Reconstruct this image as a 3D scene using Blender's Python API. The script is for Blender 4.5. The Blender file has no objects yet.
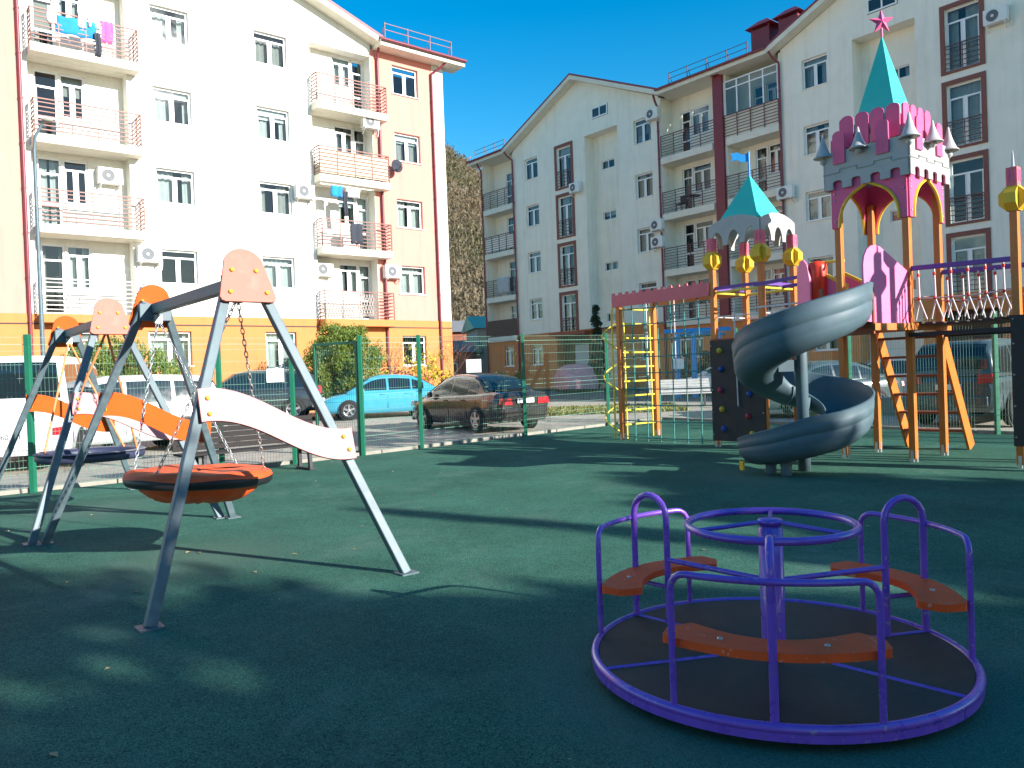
import bpy, bmesh, math, random
from mathutils import Vector, Matrix
R = math.radians
rnd = random.Random(7)
scene = bpy.context.scene
col = scene.collection

# ------------------------------------------------------------------ materials
def new_mat(name):
    m = bpy.data.materials.new(name); m.use_nodes = True
    nt = m.node_tree; b = nt.nodes['Principled BSDF']
    return m, nt, b

def mat(name, c, rough=.5, metal=0., var=.12, scale=6., bump=0., bscale=60., coat=0., spec=.5, stain=None, stain_scale=1.5, stain_amt=.5, streak=0., chips=None):
    m, nt, b = new_mat(name)
    N = nt.nodes; Lk = nt.links
    b.inputs['Roughness'].default_value = rough
    b.inputs['Metallic'].default_value = metal
    b.inputs['Coat Weight'].default_value = coat
    b.inputs['Coat Roughness'].default_value = .08
    b.inputs['Specular IOR Level'].default_value = spec
    tc = N.new('ShaderNodeTexCoord')
    nz = N.new('ShaderNodeTexNoise'); nz.inputs['Scale'].default_value = scale; nz.inputs['Detail'].default_value = 6
    Lk.new(tc.outputs['Object'], nz.inputs['Vector'])
    mr = N.new('ShaderNodeMapRange'); mr.inputs[1].default_value = .25; mr.inputs[2].default_value = .75
    mr.inputs[3].default_value = 1 - var; mr.inputs[4].default_value = 1 + var
    Lk.new(nz.outputs['Fac'], mr.inputs['Value'])
    mx = N.new('ShaderNodeMix'); mx.data_type = 'RGBA'; mx.blend_type = 'MULTIPLY'; mx.inputs['Factor'].default_value = 1
    mx.inputs['A'].default_value = (*c, 1)
    Lk.new(mr.outputs['Result'], mx.inputs['B'])
    out = mx.outputs['Result']
    if stain:
        n2 = N.new('ShaderNodeTexNoise'); n2.inputs['Scale'].default_value = stain_scale; n2.inputs['Detail'].default_value = 5
        n2.inputs['Roughness'].default_value = .65
        Lk.new(tc.outputs['Object'], n2.inputs['Vector'])
        r2 = N.new('ShaderNodeMapRange'); r2.inputs[1].default_value = .52; r2.inputs[2].default_value = .75
        r2.inputs[3].default_value = 0; r2.inputs[4].default_value = stain_amt
        Lk.new(n2.outputs['Fac'], r2.inputs['Value'])
        m2 = N.new('ShaderNodeMix'); m2.data_type = 'RGBA'
        Lk.new(r2.outputs['Result'], m2.inputs['Factor']); Lk.new(out, m2.inputs['A']); m2.inputs['B'].default_value = (*stain, 1)
        out = m2.outputs['Result']
    if chips:
        n5 = N.new('ShaderNodeTexNoise'); n5.inputs['Scale'].default_value = 32; n5.inputs['Detail'].default_value = 4; Lk.new(tc.outputs['Object'], n5.inputs['Vector'])
        r5 = N.new('ShaderNodeMapRange'); r5.inputs[1].default_value = .655; r5.inputs[2].default_value = .675; r5.inputs[4].default_value = .75; Lk.new(n5.outputs['Fac'], r5.inputs['Value'])
        m5 = N.new('ShaderNodeMix'); m5.data_type = 'RGBA'; Lk.new(r5.outputs[0], m5.inputs['Factor']); Lk.new(out, m5.inputs['A']); m5.inputs['B'].default_value = (*chips, 1); out = m5.outputs['Result']
    if streak:      # rain streaks running down the render
        mp = N.new('ShaderNodeMapping'); mp.inputs['Scale'].default_value = (2.2, 2.2, .16); Lk.new(tc.outputs['Object'], mp.inputs['Vector'])
        n4 = N.new('ShaderNodeTexNoise'); n4.inputs['Scale'].default_value = 1.6; n4.inputs['Detail'].default_value = 7; n4.inputs['Roughness'].default_value = .62
        Lk.new(mp.outputs['Vector'], n4.inputs['Vector'])
        r4 = N.new('ShaderNodeMapRange'); r4.inputs[1].default_value = .5; r4.inputs[2].default_value = .78; r4.inputs[3].default_value = 1; r4.inputs[4].default_value = 1 - streak
        Lk.new(n4.outputs['Fac'], r4.inputs['Value'])
        m4 = N.new('ShaderNodeMix'); m4.data_type = 'RGBA'; m4.blend_type = 'MULTIPLY'; m4.inputs['Factor'].default_value = 1
        Lk.new(out, m4.inputs['A']); Lk.new(r4.outputs['Result'], m4.inputs['B']); out = m4.outputs['Result']
    Lk.new(out, b.inputs['Base Color'])
    rr = N.new('ShaderNodeMapRange'); rr.inputs[3].default_value = max(.02, rough - .08); rr.inputs[4].default_value = min(1, rough + .1)
    Lk.new(nz.outputs['Fac'], rr.inputs['Value']); Lk.new(rr.outputs['Result'], b.inputs['Roughness'])
    if bump:
        n3 = N.new('ShaderNodeTexNoise'); n3.inputs['Scale'].default_value = bscale; n3.inputs['Detail'].default_value = 3
        Lk.new(tc.outputs['Object'], n3.inputs['Vector'])
        bp = N.new('ShaderNodeBump'); bp.inputs['Strength'].default_value = bump; bp.inputs['Distance'].default_value = .02
        Lk.new(n3.outputs['Fac'], bp.inputs['Height']); Lk.new(bp.outputs['Normal'], b.inputs['Normal'])
    return m

def glass_mat(name, tint, alpha):
    # window glass: part mirror, part see-through
    m, nt, b = new_mat(name); N = nt.nodes; Lk = nt.links
    out = N['Material Output']
    tr = N.new('ShaderNodeBsdfTransparent'); tr.inputs['Color'].default_value = (*tint, 1)
    gl = N.new('ShaderNodeBsdfGlossy'); gl.inputs['Roughness'].default_value = .03
    gl.inputs['Color'].default_value = (.75, .8, .8, 1)
    fr = N.new('ShaderNodeFresnel'); fr.inputs['IOR'].default_value = 1.5
    ad = N.new('ShaderNodeMath'); ad.operation = 'ADD'; ad.inputs[1].default_value = alpha; ad.use_clamp = True
    Lk.new(fr.outputs[0], ad.inputs[0])
    mx = N.new('ShaderNodeMixShader'); Lk.new(ad.outputs[0], mx.inputs[0])
    Lk.new(tr.outputs[0], mx.inputs[1]); Lk.new(gl.outputs[0], mx.inputs[2]); Lk.new(mx.outputs[0], out.inputs[0])
    # gently uneven panes
    tc = N.new('ShaderNodeTexCoord'); nz = N.new('ShaderNodeTexNoise'); nz.inputs['Scale'].default_value = 1.3
    Lk.new(tc.outputs['Object'], nz.inputs['Vector'])
    bp = N.new('ShaderNodeBump'); bp.inputs['Strength'].default_value = .12; bp.inputs['Distance'].default_value = .05
    Lk.new(nz.outputs['Fac'], bp.inputs['Height']); Lk.new(bp.outputs['Normal'], gl.inputs['Normal'])
    return m

def leaf_mat(name, c1, c2, trans=.25):
    m, nt, b = new_mat(name); N = nt.nodes; Lk = nt.links
    geo = N.new('ShaderNodeNewGeometry')
    rp = N.new('ShaderNodeValToRGB'); rp.color_ramp.elements[0].color = (*c1, 1); rp.color_ramp.elements[1].color = (*c2, 1)
    Lk.new(geo.outputs['Random Per Island'], rp.inputs['Fac'])
    Lk.new(rp.outputs['Color'], b.inputs['Base Color']); b.inputs['Roughness'].default_value = .6
    t = N.new('ShaderNodeBsdfTranslucent'); Lk.new(rp.outputs['Color'], t.inputs['Color'])
    mx = N.new('ShaderNodeMixShader'); mx.inputs[0].default_value = trans
    Lk.new(b.outputs[0], mx.inputs[1]); Lk.new(t.outputs[0], mx.inputs[2]); Lk.new(mx.outputs[0], N['Material Output'].inputs[0])
    return m

def rubber_mat():
    m, nt, b = new_mat('rubber_green'); N = nt.nodes; Lk = nt.links
    tc = N.new('ShaderNodeTexCoord')
    def noise(s, d=4, r=.55):
        n = N.new('ShaderNodeTexNoise'); n.inputs['Scale'].default_value = s; n.inputs['Detail'].default_value = d; n.inputs['Roughness'].default_value = r
        Lk.new(tc.outputs['Object'], n.inputs['Vector']); return n
    gran = N.new('ShaderNodeTexVoronoi'); gran.inputs['Scale'].default_value = 170
    Lk.new(tc.outputs['Object'], gran.inputs['Vector'])
    rp = N.new('ShaderNodeValToRGB'); e = rp.color_ramp.elements
    e[0].color = (.016, .058, .040, 1); e[1].color = (.090, .235, .165, 1); e[0].position = .1; e[1].position = .9
    Lk.new(gran.outputs['Color'], rp.inputs['Fac'])
    big = noise(.7, 5, .6); mr = N.new('ShaderNodeMapRange'); mr.inputs[1].default_value = .3; mr.inputs[2].default_value = .7; mr.inputs[3].default_value = .8; mr.inputs[4].default_value = 1.22
    Lk.new(big.outputs['Fac'], mr.inputs['Value'])
    mid = noise(7, 6, .7); mr1 = N.new('ShaderNodeMapRange'); mr1.inputs[1].default_value = .3; mr1.inputs[2].default_value = .7; mr1.inputs[3].default_value = .88; mr1.inputs[4].default_value = 1.12
    Lk.new(mid.outputs['Fac'], mr1.inputs['Value'])
    mm = N.new('ShaderNodeMath'); mm.operation = 'MULTIPLY'; Lk.new(mr.outputs[0], mm.inputs[0]); Lk.new(mr1.outputs[0], mm.inputs[1])
    mx = N.new('ShaderNodeMix'); mx.data_type = 'RGBA'; mx.blend_type = 'MULTIPLY'; mx.inputs['Factor'].default_value = 1
    Lk.new(rp.outputs['Color'], mx.inputs['A']); Lk.new(mm.outputs[0], mx.inputs['B'])
    # dusty scuffs
    sc = noise(.55, 6, .72); sc.inputs['Distortion'].default_value = .6
    mr2 = N.new('ShaderNodeMapRange'); mr2.inputs[1].default_value = .53; mr2.inputs[2].default_value = .76; mr2.inputs[4].default_value = .55
    Lk.new(sc.outputs['Fac'], mr2.inputs['Value'])
    m2 = N.new('ShaderNodeMix'); m2.data_type = 'RGBA'; Lk.new(mr2.outputs[0], m2.inputs['Factor']); Lk.new(mx.outputs['Result'], m2.inputs['A']); m2.inputs['B'].default_value = (.17, .25, .20, 1)
    # small pale crumbs and bits of litter
    vo = N.new('ShaderNodeTexVoronoi'); vo.inputs['Scale'].default_value = 5; Lk.new(tc.outputs['Object'], vo.inputs['Vector'])
    lt = N.new('ShaderNodeMath'); lt.operation = 'LESS_THAN'; lt.inputs[1].default_value = .035; Lk.new(vo.outputs['Distance'], lt.inputs[0])
    f2 = N.new('ShaderNodeMath'); f2.operation = 'MULTIPLY'; f2.inputs[1].default_value = .45; Lk.new(lt.outputs[0], f2.inputs[0])
    m3 = N.new('ShaderNodeMix'); m3.data_type = 'RGBA'; Lk.new(f2.outputs[0], m3.inputs['Factor']); Lk.new(m2.outputs['Result'], m3.inputs['A']); m3.inputs['B'].default_value = (.4, .38, .3, 1)
    out = m3.outputs['Result']
    for (px, py, r0, r1, k) in ((1.246, 3.935, .86, 1.55, .5), (-2.78, 7.04, .0, 1.25, .55), (-5.28, 9.97, .0, 1.25, .55), (3.1, 11.0, .0, 1.3, .5)):
        vd = N.new('ShaderNodeVectorMath'); vd.operation = 'DISTANCE'; vd.inputs[1].default_value = (px, py, 0); Lk.new(tc.outputs['Object'], vd.inputs[0])
        wob_ = N.new('ShaderNodeMath'); wob_.operation = 'MULTIPLY_ADD'; wob_.inputs[1].default_value = 1.1; wob_.inputs[2].default_value = -.55; Lk.new(mid.outputs['Fac'], wob_.inputs[0])
        ad = N.new('ShaderNodeMath'); ad.operation = 'ADD'; Lk.new(vd.outputs['Value'], ad.inputs[0]); Lk.new(wob_.outputs[0], ad.inputs[1])
        fa = N.new('ShaderNodeMapRange'); fa.interpolation_type = 'SMOOTHSTEP'; fa.inputs[1].default_value = r0; fa.inputs[2].default_value = r1; fa.inputs[3].default_value = k; fa.inputs[4].default_value = 0
        Lk.new(ad.outputs[0], fa.inputs['Value'])
        mw = N.new('ShaderNodeMix'); mw.data_type = 'RGBA'; Lk.new(fa.outputs[0], mw.inputs['Factor']); Lk.new(out, mw.inputs['A']); mw.inputs['B'].default_value = (.12, .19, .155, 1)
        out = mw.outputs['Result']
    Lk.new(out, b.inputs['Base Color'])
    b.inputs['Roughness'].default_value = .9; b.inputs['Specular IOR Level'].default_value = .06
    bp = N.new('ShaderNodeBump'); bp.inputs['Strength'].default_value = .7; bp.inputs['Distance'].default_value = .006
    Lk.new(gran.outputs['Distance'], bp.inputs['Height']); Lk.new(bp.outputs['Normal'], b.inputs['Normal'])
    return m

M = {}
M['rubber'] = rubber_mat()
M['asphalt'] = mat('asphalt', (.40, .36, .29), .9, var=.2, scale=3, bump=.4, bscale=120, stain=(.22, .20, .17), stain_scale=.5, stain_amt=.5)
M['road'] = mat('road', (.11, .115, .12), .9, var=.2, scale=2, bump=.3, bscale=90)
M['soil'] = mat('soil', (.17, .14, .09), .95, var=.3, scale=1.5, bump=.5, bscale=20)
M['grass'] = leaf_mat('grass', (.13, .15, .025), (.30, .27, .07))
M['kerb'] = mat('kerb', (.30, .28, .23), .85, var=.15, scale=8, bump=.3)
M['white_wall'] = mat('white_plaster', (.80, .78, .70), .85, var=.03, scale=2, bump=.12, bscale=90, stain=(.68, .64, .55), stain_scale=.35, stain_amt=.25, streak=.15)
M['cream_wall'] = mat('cream_plaster', (.84, .80, .68), .85, var=.04, scale=1.5, bump=.12, bscale=90, stain=(.6, .57, .48), stain_scale=.4, stain_amt=.35, streak=.15)
M['salmon'] = mat('salmon_plaster', (.74, .29, .225), .85, var=.04, scale=2, bump=.12, bscale=90, stain=(.68, .31, .25), stain_scale=.4, stain_amt=.3, streak=.15)
M['ochre'] = mat('ochre_plaster', (.62, .225, .068), .85, var=.06, scale=2, bump=.15, bscale=90, stain=(.5, .24, .07), stain_scale=.6, stain_amt=.3, streak=.15)
M['slab'] = mat('slab_paint', (.74, .70, .58), .85, var=.06, scale=3, stain=(.5, .45, .36), stain_scale=1, stain_amt=.35)
M['burg'] = mat('burgundy_paint', (.20, .025, .035), .5, var=.12, scale=4)
M['burgpipe'] = mat('burgundy_pipe', (.20, .035, .05), .4, var=.1, scale=4)
M['brownframe'] = mat('brown_trim', (.22, .075, .055), .7, var=.12, scale=4)
M['roof'] = mat('roof_metal', (.24, .035, .045), .45, var=.1, scale=3)
M['railred'] = mat('terracotta_rail', (.24, .085, .06), .5, var=.1, scale=5)
M['raildark'] = mat('dark_rail', (.13, .055, .05), .5, var=.1, scale=5)
M['railwhite'] = mat('white_rail', (.62, .58, .52), .5, var=.1, scale=5)
M['pvc'] = mat('white_pvc', (.82, .82, .80), .35, var=.02, scale=3)
M['pane'] = glass_mat('window_glass', (.62, .70, .70), .03)
M['carglass'] = mat('car_glass', (.012, .02, .024), .04, var=.05, spec=.8)
M['curtain'] = mat('curtain_cloth', (.66, .64, .60), .9, var=.1, scale=3)
M['curtain2'] = mat('curtain_tinted', (.42, .38, .33), .9, var=.15, scale=3)
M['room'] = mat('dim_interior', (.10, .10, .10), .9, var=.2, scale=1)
M['acwhite'] = mat('ac_white', (.74, .74, .70), .45, var=.05, scale=4)
M['acdark'] = mat('ac_grille', (.13, .14, .15), .6, var=.2, scale=20)
M['black'] = mat('black_metal', (.02, .02, .022), .5, var=.2, scale=8)
M['galv'] = mat('galvanised_steel', (.095, .14, .155), .5, metal=.1, var=.25, scale=14, stain=(.05, .08, .095), stain_scale=5, stain_amt=.6)
M['zinc'] = mat('zinc_chain', (.50, .50, .48), .4, metal=.7, var=.15, scale=20)
M['hdpe_pale'] = mat('pale_panel', (.62, .155, .105), .6, var=.07, scale=9, stain=(.68, .23, .165), stain_scale=7, stain_amt=.6, bump=.05)  # paler than the orange panel, for outer faces of the near frames
M['hdpe_plank'] = mat('pale_plank', (.62, .245, .235), .55, var=.06, scale=7, stain=(.55, .14, .095), stain_scale=1.6, stain_amt=.6, bump=.05)  # paler pink for the outer face of the near wave planks
M['hdpe_orange'] = mat('orange_panel', (.80, .115, .010), .5, var=.06, scale=9, bump=.05)
M['bolt'] = mat('yellow_cap', (.72, .47, .05), .4, var=.05)
M['seatorange'] = mat('nest_fabric', (.84, .105, .018), .6, var=.1, scale=10, bump=.2, bscale=300)
M['ringblack'] = mat('ring_rubber', (.016, .016, .02), .5, var=.2, scale=6)
M['ringnavy'] = mat('ring_navy', (.04, .045, .09), .5, var=.2, scale=6)
M['ringgrey'] = mat('net_grey', (.20, .21, .22), .7, var=.2, scale=6)
M['ropeorange'] = mat('orange_rope', (.75, .27, .10), .8, var=.2, scale=30)
M['purple'] = mat('purple_paint', (.22, .08, .56), .28, var=.10, scale=10, coat=.4, stain=(.21, .11, .38), stain_scale=9, stain_amt=.6, chips=(.34, .27, .42))
M['seatred'] = mat('orange_seat_plastic', (.95, .10, .02), .55, spec=.25, var=.09, scale=9, chips=(.75, .32, .22), stain=(.7, .12, .05), stain_scale=14, stain_amt=.45, bump=.05)
M['deck'] = mat('brown_deck', (.060, .036, .023), .65, var=.35, scale=5, stain=(.10, .075, .06), stain_scale=3, stain_amt=.5, bump=.25, bscale=120)
M['postorange'] = mat('orange_timber', (.60, .155, .012), .5, var=.13, scale=5, coat=.15, stain=(.5, .17, .02), stain_scale=4, stain_amt=.4, chips=(.45, .24, .10))
M['browntimber'] = mat('brown_panel', (.30, .075, .03), .55, var=.12, scale=5)
M['magenta'] = mat('magenta_panel', (.74, .10, .24), .5, var=.07, scale=6)
M['pinkbeam'] = mat('pink_beam', (.72, .14, .17), .55, var=.07, scale=6)
M['pink'] = mat('pink_panel', (.86, .18, .38), .5, var=.06, scale=6)
M['red'] = mat('red_plastic', (.80, .05, .02), .4, var=.06, scale=6)
M['greyplay'] = mat('castle_grey', (.42, .42, .40), .65, var=.09, scale=4, stain=(.32, .32, .31), stain_scale=3, stain_amt=.4)
M['yellow'] = mat('yellow_panel', (.74, .45, .02), .5, var=.08, scale=6)
M['teal'] = mat('teal_roof', (.04, .52, .43), .45, var=.06, scale=5, bump=.05, bscale=12)
M['slide'] = mat('slide_plastic', (.082, .135, .158), .56, var=.10, scale=4, stain=(.12, .175, .20), stain_scale=3, stain_amt=.5)
M['climb'] = mat('climbing_board', (.055, .042, .036), .75, var=.2, scale=6, bump=.15)
M['holdblue'] = mat('hold_blue', (.03, .07, .30), .6); M['holdred'] = mat('hold_red', (.45, .03, .07), .6); M['holdyellow'] = mat('hold_yellow', (.66, .42, .03), .6)
M['purpleflat'] = mat('purple_board', (.14, .05, .30), .5, var=.08)
M['netgreen'] = mat('green_net', (.06, .24, .22), .8, var=.2, scale=20)
M['ropewhite'] = mat('white_rope', (.68, .62, .60), .85, var=.15, scale=40)
M['yellowtube'] = mat('yellow_tube', (.74, .60, .06), .4, var=.08)
M['bluepaint'] = mat('blue_paint', (.02, .26, .62), .4, var=.08)
M['fence'] = mat('green_post', (.010, .15, .08), .45, var=.1, scale=6, coat=.15)
M['wire'] = mat('fence_wire', (.14, .30, .22), .5, var=.1)
M['slat'] = mat('weathered_slat', (.026, .022, .020), .85, var=.25, scale=7, bump=.2)
M['slatpale'] = mat('grey_slat', (.40, .40, .38), .75, var=.2, scale=7)
M['iron'] = mat('cast_iron', (.03, .03, .033), .6)
M['sign'] = mat('sign_white', (.78, .78, .76), .5, var=.05)
M['tyre'] = mat('tyre', (.02, .02, .02), .85); M['rim'] = mat('rim_alloy', (.55, .55, .56), .3, metal=.8, var=.05)
M['carblack'] = mat('paint_black', (.028, .024, .022), .25, coat=1, var=.1); M['carcyan'] = mat('paint_cyan', (.05, .32, .44), .3, coat=1, var=.05)
M['cardark'] = mat('paint_graphite', (.035, .045, .048), .25, coat=1, var=.1); M['carwhite'] = mat('paint_white', (.78, .80, .80), .35, coat=.8, var=.03)
M['carpale'] = mat('paint_pale_grey', (.55, .58, .58), .35, coat=.8, var=.03)
M['cargrey'] = mat('paint_blue_grey', (.14, .17, .19), .3, coat=.9, var=.05)
M['carsilver'] = mat('paint_silver', (.46, .50, .52), .3, metal=.3, coat=.8, var=.05); M['carteal'] = mat('paint_dark_teal', (.05, .075, .08), .25, coat=1, var=.1)
M['lightred'] = mat('tail_lens', (.55, .02, .03), .2, coat=1); M['lightclear'] = mat('lamp_lens', (.7, .72, .72), .15, coat=1)
M['trim'] = mat('black_trim', (.02, .02, .02), .5)
M['clothpink'] = mat('pink_cover', (.74, .32, .34), .85, var=.12, scale=5, bump=.4, bscale=8)
M['bark'] = mat('bark', (.11, .085, .06), .9, var=.3, scale=8, bump=.5, bscale=30)
M['leafgreen'] = leaf_mat('leaf_shrub', (.07, .15, .02), (.30, .36, .07), .35)
M['leafdark'] = leaf_mat('leaf_dark', (.012, .030, .010), (.035, .06, .02), .1)
M['leafyellow'] = leaf_mat('leaf_yellow', (.45, .38, .02), (.62, .55, .05))
M['leaftree'] = leaf_mat('leaf_evergreen', (.02, .045, .012), (.07, .10, .03), .1)
M['twig'] = mat('bare_twig', (.30, .15, .10), .9, var=.2)
M['woodland'] = leaf_mat('bare_wood', (.115, .09, .045), (.24, .18, .10), .3)
M['hill'] = mat('hill_soil', (.19, .15, .085), .95, var=.3, scale=.05, bump=.5, bscale=.4)
M['housewall'] = mat('house_wall', (.45, .40, .34), .9, var=.1, scale=1); M['brick'] = mat('brick_red', (.30, .11, .07), .9, var=.25, scale=3)
M['greenroof'] = mat('green_roof', (.22, .46, .34), .5, var=.08); M['greyroof'] = mat('grey_roof', (.2, .2, .2), .8, var=.2)
M['clblue'] = mat('cloth_blue', (.02, .25, .62), .9); M['clpink'] = mat('cloth_pink', (.72, .12, .34), .9); M['clwhite'] = mat('cloth_white', (.72, .72, .74), .9)
M['cldark'] = mat('cloth_dark', (.04, .045, .06), .9); M['clgrey'] = mat('cloth_grey', (.42, .44, .45), .9); M['clgreen'] = mat('cloth_green', (.2, .45, .12), .9)
M['reddish'] = mat('leaf_rust', (.34, .13, .07), .9)
M['door'] = mat('grey_door', (.45, .47, .48), .5)

# ------------------------------------------------------------------ mesh builder
class MB:
    def __init__(s): s.v = []; s.f = []; s.m = []; s.s = []
    def add(s, vs, fs, mi=0, smooth=False):
        o = len(s.v); s.v += [tuple(v) for v in vs]
        for f in fs: s.f.append([o + i for i in f]); s.m.append(mi); s.s.append(smooth)
        return s
    def box(s, x0, x1, y0, y1, z0, z1, mi=0):
        v = [(x0, y0, z0), (x1, y0, z0), (x1, y1, z0), (x0, y1, z0), (x0, y0, z1), (x1, y0, z1), (x1, y1, z1), (x0, y1, z1)]
        return s.add(v, [(0, 3, 2, 1), (4, 5, 6, 7), (0, 1, 5, 4), (1, 2, 6, 5), (2, 3, 7, 6), (3, 0, 4, 7)], mi)
    def bar(s, a, b, w, h, up=(0, 0, 1), mi=0):
        a = Vector(a); b = Vector(b); d = (b - a).normalized(); u = Vector(up)
        if abs(d.dot(u)) > .99: u = Vector((1, 0, 0))
        x = d.cross(u).normalized(); y = x.cross(d).normalized()
        vs = [p + x * (sx * w / 2) + y * (sy * h / 2) for p in (a, b) for sx, sy in ((-1, -1), (1, -1), (1, 1), (-1, 1))]
        return s.add(vs, [(0, 1, 2, 3), (7, 6, 5, 4), (0, 4, 5, 1), (1, 5, 6, 2), (2, 6, 7, 3), (3, 7, 4, 0)], mi)
    def tube(s, pts, r, n=10, closed=False, mi=0, smooth=True):
        P = [Vector(p) for p in pts]; k = len(P); rs = r if isinstance(r, (list, tuple)) else [r] * k
        vs = []; fr = None
        for i in range(k):
            if closed: d = P[(i + 1) % k] - P[i - 1]
            else: d = P[min(i + 1, k - 1)] - P[max(i - 1, 0)]
            d.normalize()
            if fr is None:
                fr = d.cross(Vector((0, 0, 1)) if abs(d.z) < .95 else Vector((1, 0, 0))).normalized()
            else:
                fr = (fr - d * fr.dot(d)).normalized()
            b = d.cross(fr)
            for j in range(n):
                a = 2 * math.pi * j / n
                vs.append(P[i] + (fr * math.cos(a) + b * math.sin(a)) * rs[i])
        fs = []
        for i in range(k if closed else k - 1):
            i2 = (i + 1) % k
            for j in range(n):
                j2 = (j + 1) % n
                fs.append((i * n + j, i * n + j2, i2 * n + j2, i2 * n + j))
        s.add(vs, fs, mi, smooth)
        if not closed:
            s.add([vs[j] for j in range(n)], [tuple(range(n))[::-1]], mi)
            s.add([vs[(k - 1) * n + j] for j in range(n)], [tuple(range(n))], mi)
        return s
    def lathe(s, prof, c=(0, 0, 0), n=24, axis='z', mi=0, smooth=True, mtx=None):
        c = Vector(c); vs = []
        for r, h in prof:
            for j in range(n):
                a = 2 * math.pi * j / n
                p = Vector((r * math.cos(a), r * math.sin(a), h))
                if axis == 'y': p = Vector((p.x, -p.z, p.y))
                if axis == 'x': p = Vector((p.z, p.x, p.y))
                if mtx: p = mtx @ p
                vs.append(c + p)
        fs = []
        for i in range(len(prof) - 1):
            for j in range(n):
                j2 = (j + 1) % n
                fs.append((i * n + j, i * n + j2, (i + 1) * n + j2, (i + 1) * n + j))
        s.add(vs, fs, mi, smooth); return s
    def prism(s, poly, o, ex, ey, depth, mi=0, mi2=None):
        # polygon in plane (o, ex, ey), extruded along ex x ey by depth
        o = Vector(o); ex = Vector(ex).normalized(); ey = Vector(ey).normalized(); ez = ex.cross(ey).normalized()
        n = len(poly)
        a = [o + ex * x + ey * y for x, y in poly]; b = [p + ez * depth for p in a]
        s.add(a, [tuple(range(n))[::-1]], mi); s.add(b, [tuple(range(n))], mi if mi2 is None else mi2)
        s.add(a + b, [(i, (i + 1) % n, n + (i + 1) % n, n + i) for i in range(n)], mi)
        return s
    def grid(s, fn, nu, nv, mi=0, smooth=True, closed_u=False):
        vs = [fn(i, j) for i in range(nu) for j in range(nv)]
        fs = [(i * nv + j, ((i + 1) % nu) * nv + j, ((i + 1) % nu) * nv + j + 1, i * nv + j + 1) for i in range(nu if closed_u else nu - 1) for j in range(nv - 1)]
        return s.add(vs, fs, mi, smooth)
    def wall(s, x0, x1, z0, z1, holes, y=0., depth=.18, mi=0):
        # wall sheet in the xz plane at y facing -y, with rectangular openings and their reveals
        xs = sorted({x0, x1, *[min(max(h[i], x0), x1) for h in holes for i in (0, 1)]})
        zs = sorted({z0, z1, *[min(max(h[i], z0), z1) for h in holes for i in (2, 3)]})
        for i in range(len(xs) - 1):
            for k in range(len(zs) - 1):
                cx = (xs[i] + xs[i + 1]) / 2; cz = (zs[k] + zs[k + 1]) / 2
                if any(h[0] < cx < h[1] and h[2] < cz < h[3] for h in holes): continue
                s.add([(xs[i], y, zs[k]), (xs[i + 1], y, zs[k]), (xs[i + 1], y, zs[k + 1]), (xs[i], y, zs[k + 1])], [(0, 1, 2, 3)], mi)
        for h in holes:
            d = h[4] if len(h) > 4 else depth
            a, b, c, e = h[:4]; y2 = y + d
            s.add([(a, y, c), (a, y2, c), (a, y2, e), (a, y, e)], [(0, 1, 2, 3)], mi)
            s.add([(b, y, c), (b, y2, c), (b, y2, e), (b, y, e)], [(3, 2, 1, 0)], mi)
            s.add([(a, y, e), (b, y, e), (b, y2, e), (a, y2, e)], [(3, 2, 1, 0)], mi)
            s.add([(a, y, c), (b, y, c), (b, y2, c), (a, y2, c)], [(0, 1, 2, 3)], mi)
        return s
    def build(s, name, mats, parent=None, bevel=0, subsurf=0, loc=None, rz=None):
        me = bpy.data.meshes.new(name); me.from_pydata(s.v, [], s.f)
        for m in (mats if isinstance(mats, (list, tuple)) else [mats]): me.materials.append(M[m] if isinstance(m, str) else m)
        me.polygons.foreach_set('material_index', s.m); me.polygons.foreach_set('use_smooth', s.s); me.update()
        o = bpy.data.objects.new(name, me); col.objects.link(o)
        if parent: o.parent = parent
        if loc is not None: o.location = loc
        if rz is not None: o.rotation_euler.z = rz
        if bevel:
            b = o.modifiers.new('bevel', 'BEVEL'); b.width = bevel; b.segments = 2; b.limit_method = 'ANGLE'; b.angle_limit = R(50)
            b.harden_normals = False
        if subsurf:
            q = o.modifiers.new('subsurf', 'SUBSURF'); q.levels = subsurf; q.render_levels = subsurf
        return o

def tag(o, label=None, cat=None, group=None, kind=None):
    if label: o['label'] = label
    if cat: o['category'] = cat
    if group: o['group'] = group
    if kind: o['kind'] = kind
    return o
def thing(name, label, cat, loc=(0, 0, 0), rz=0., group=None):
    o = bpy.data.objects.new(name, None); o.empty_display_size = .2; col.objects.link(o)
    o.location = loc; o.rotation_euler = (0, 0, rz)
    return tag(o, label, cat, group)
def dup(root, loc, rz=0., label=None, group=None, scale=None):
    def cp(o, p):
        c = o.copy(); col.objects.link(c)
        if p: c.parent = p
        for ch in o.children: cp(ch, c)
        return c
    r = cp(root, None); r.location = loc; r.rotation_euler = (0, 0, rz)
    if label: r['label'] = label
    if group: r['group'] = group
    if scale: r.scale = scale
    return r
def arc(cx, cy, r, a0, a1, n, z=None):
    out = []
    for i in range(n + 1):
        a = R(a0 + (a1 - a0) * i / n); p = (cx + r * math.cos(a), cy + r * math.sin(a))
        out.append(p if z is None else (*p, z))
    return out
def zg(y): return min(max(.019 * (y - 15), 0), .55)

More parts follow.
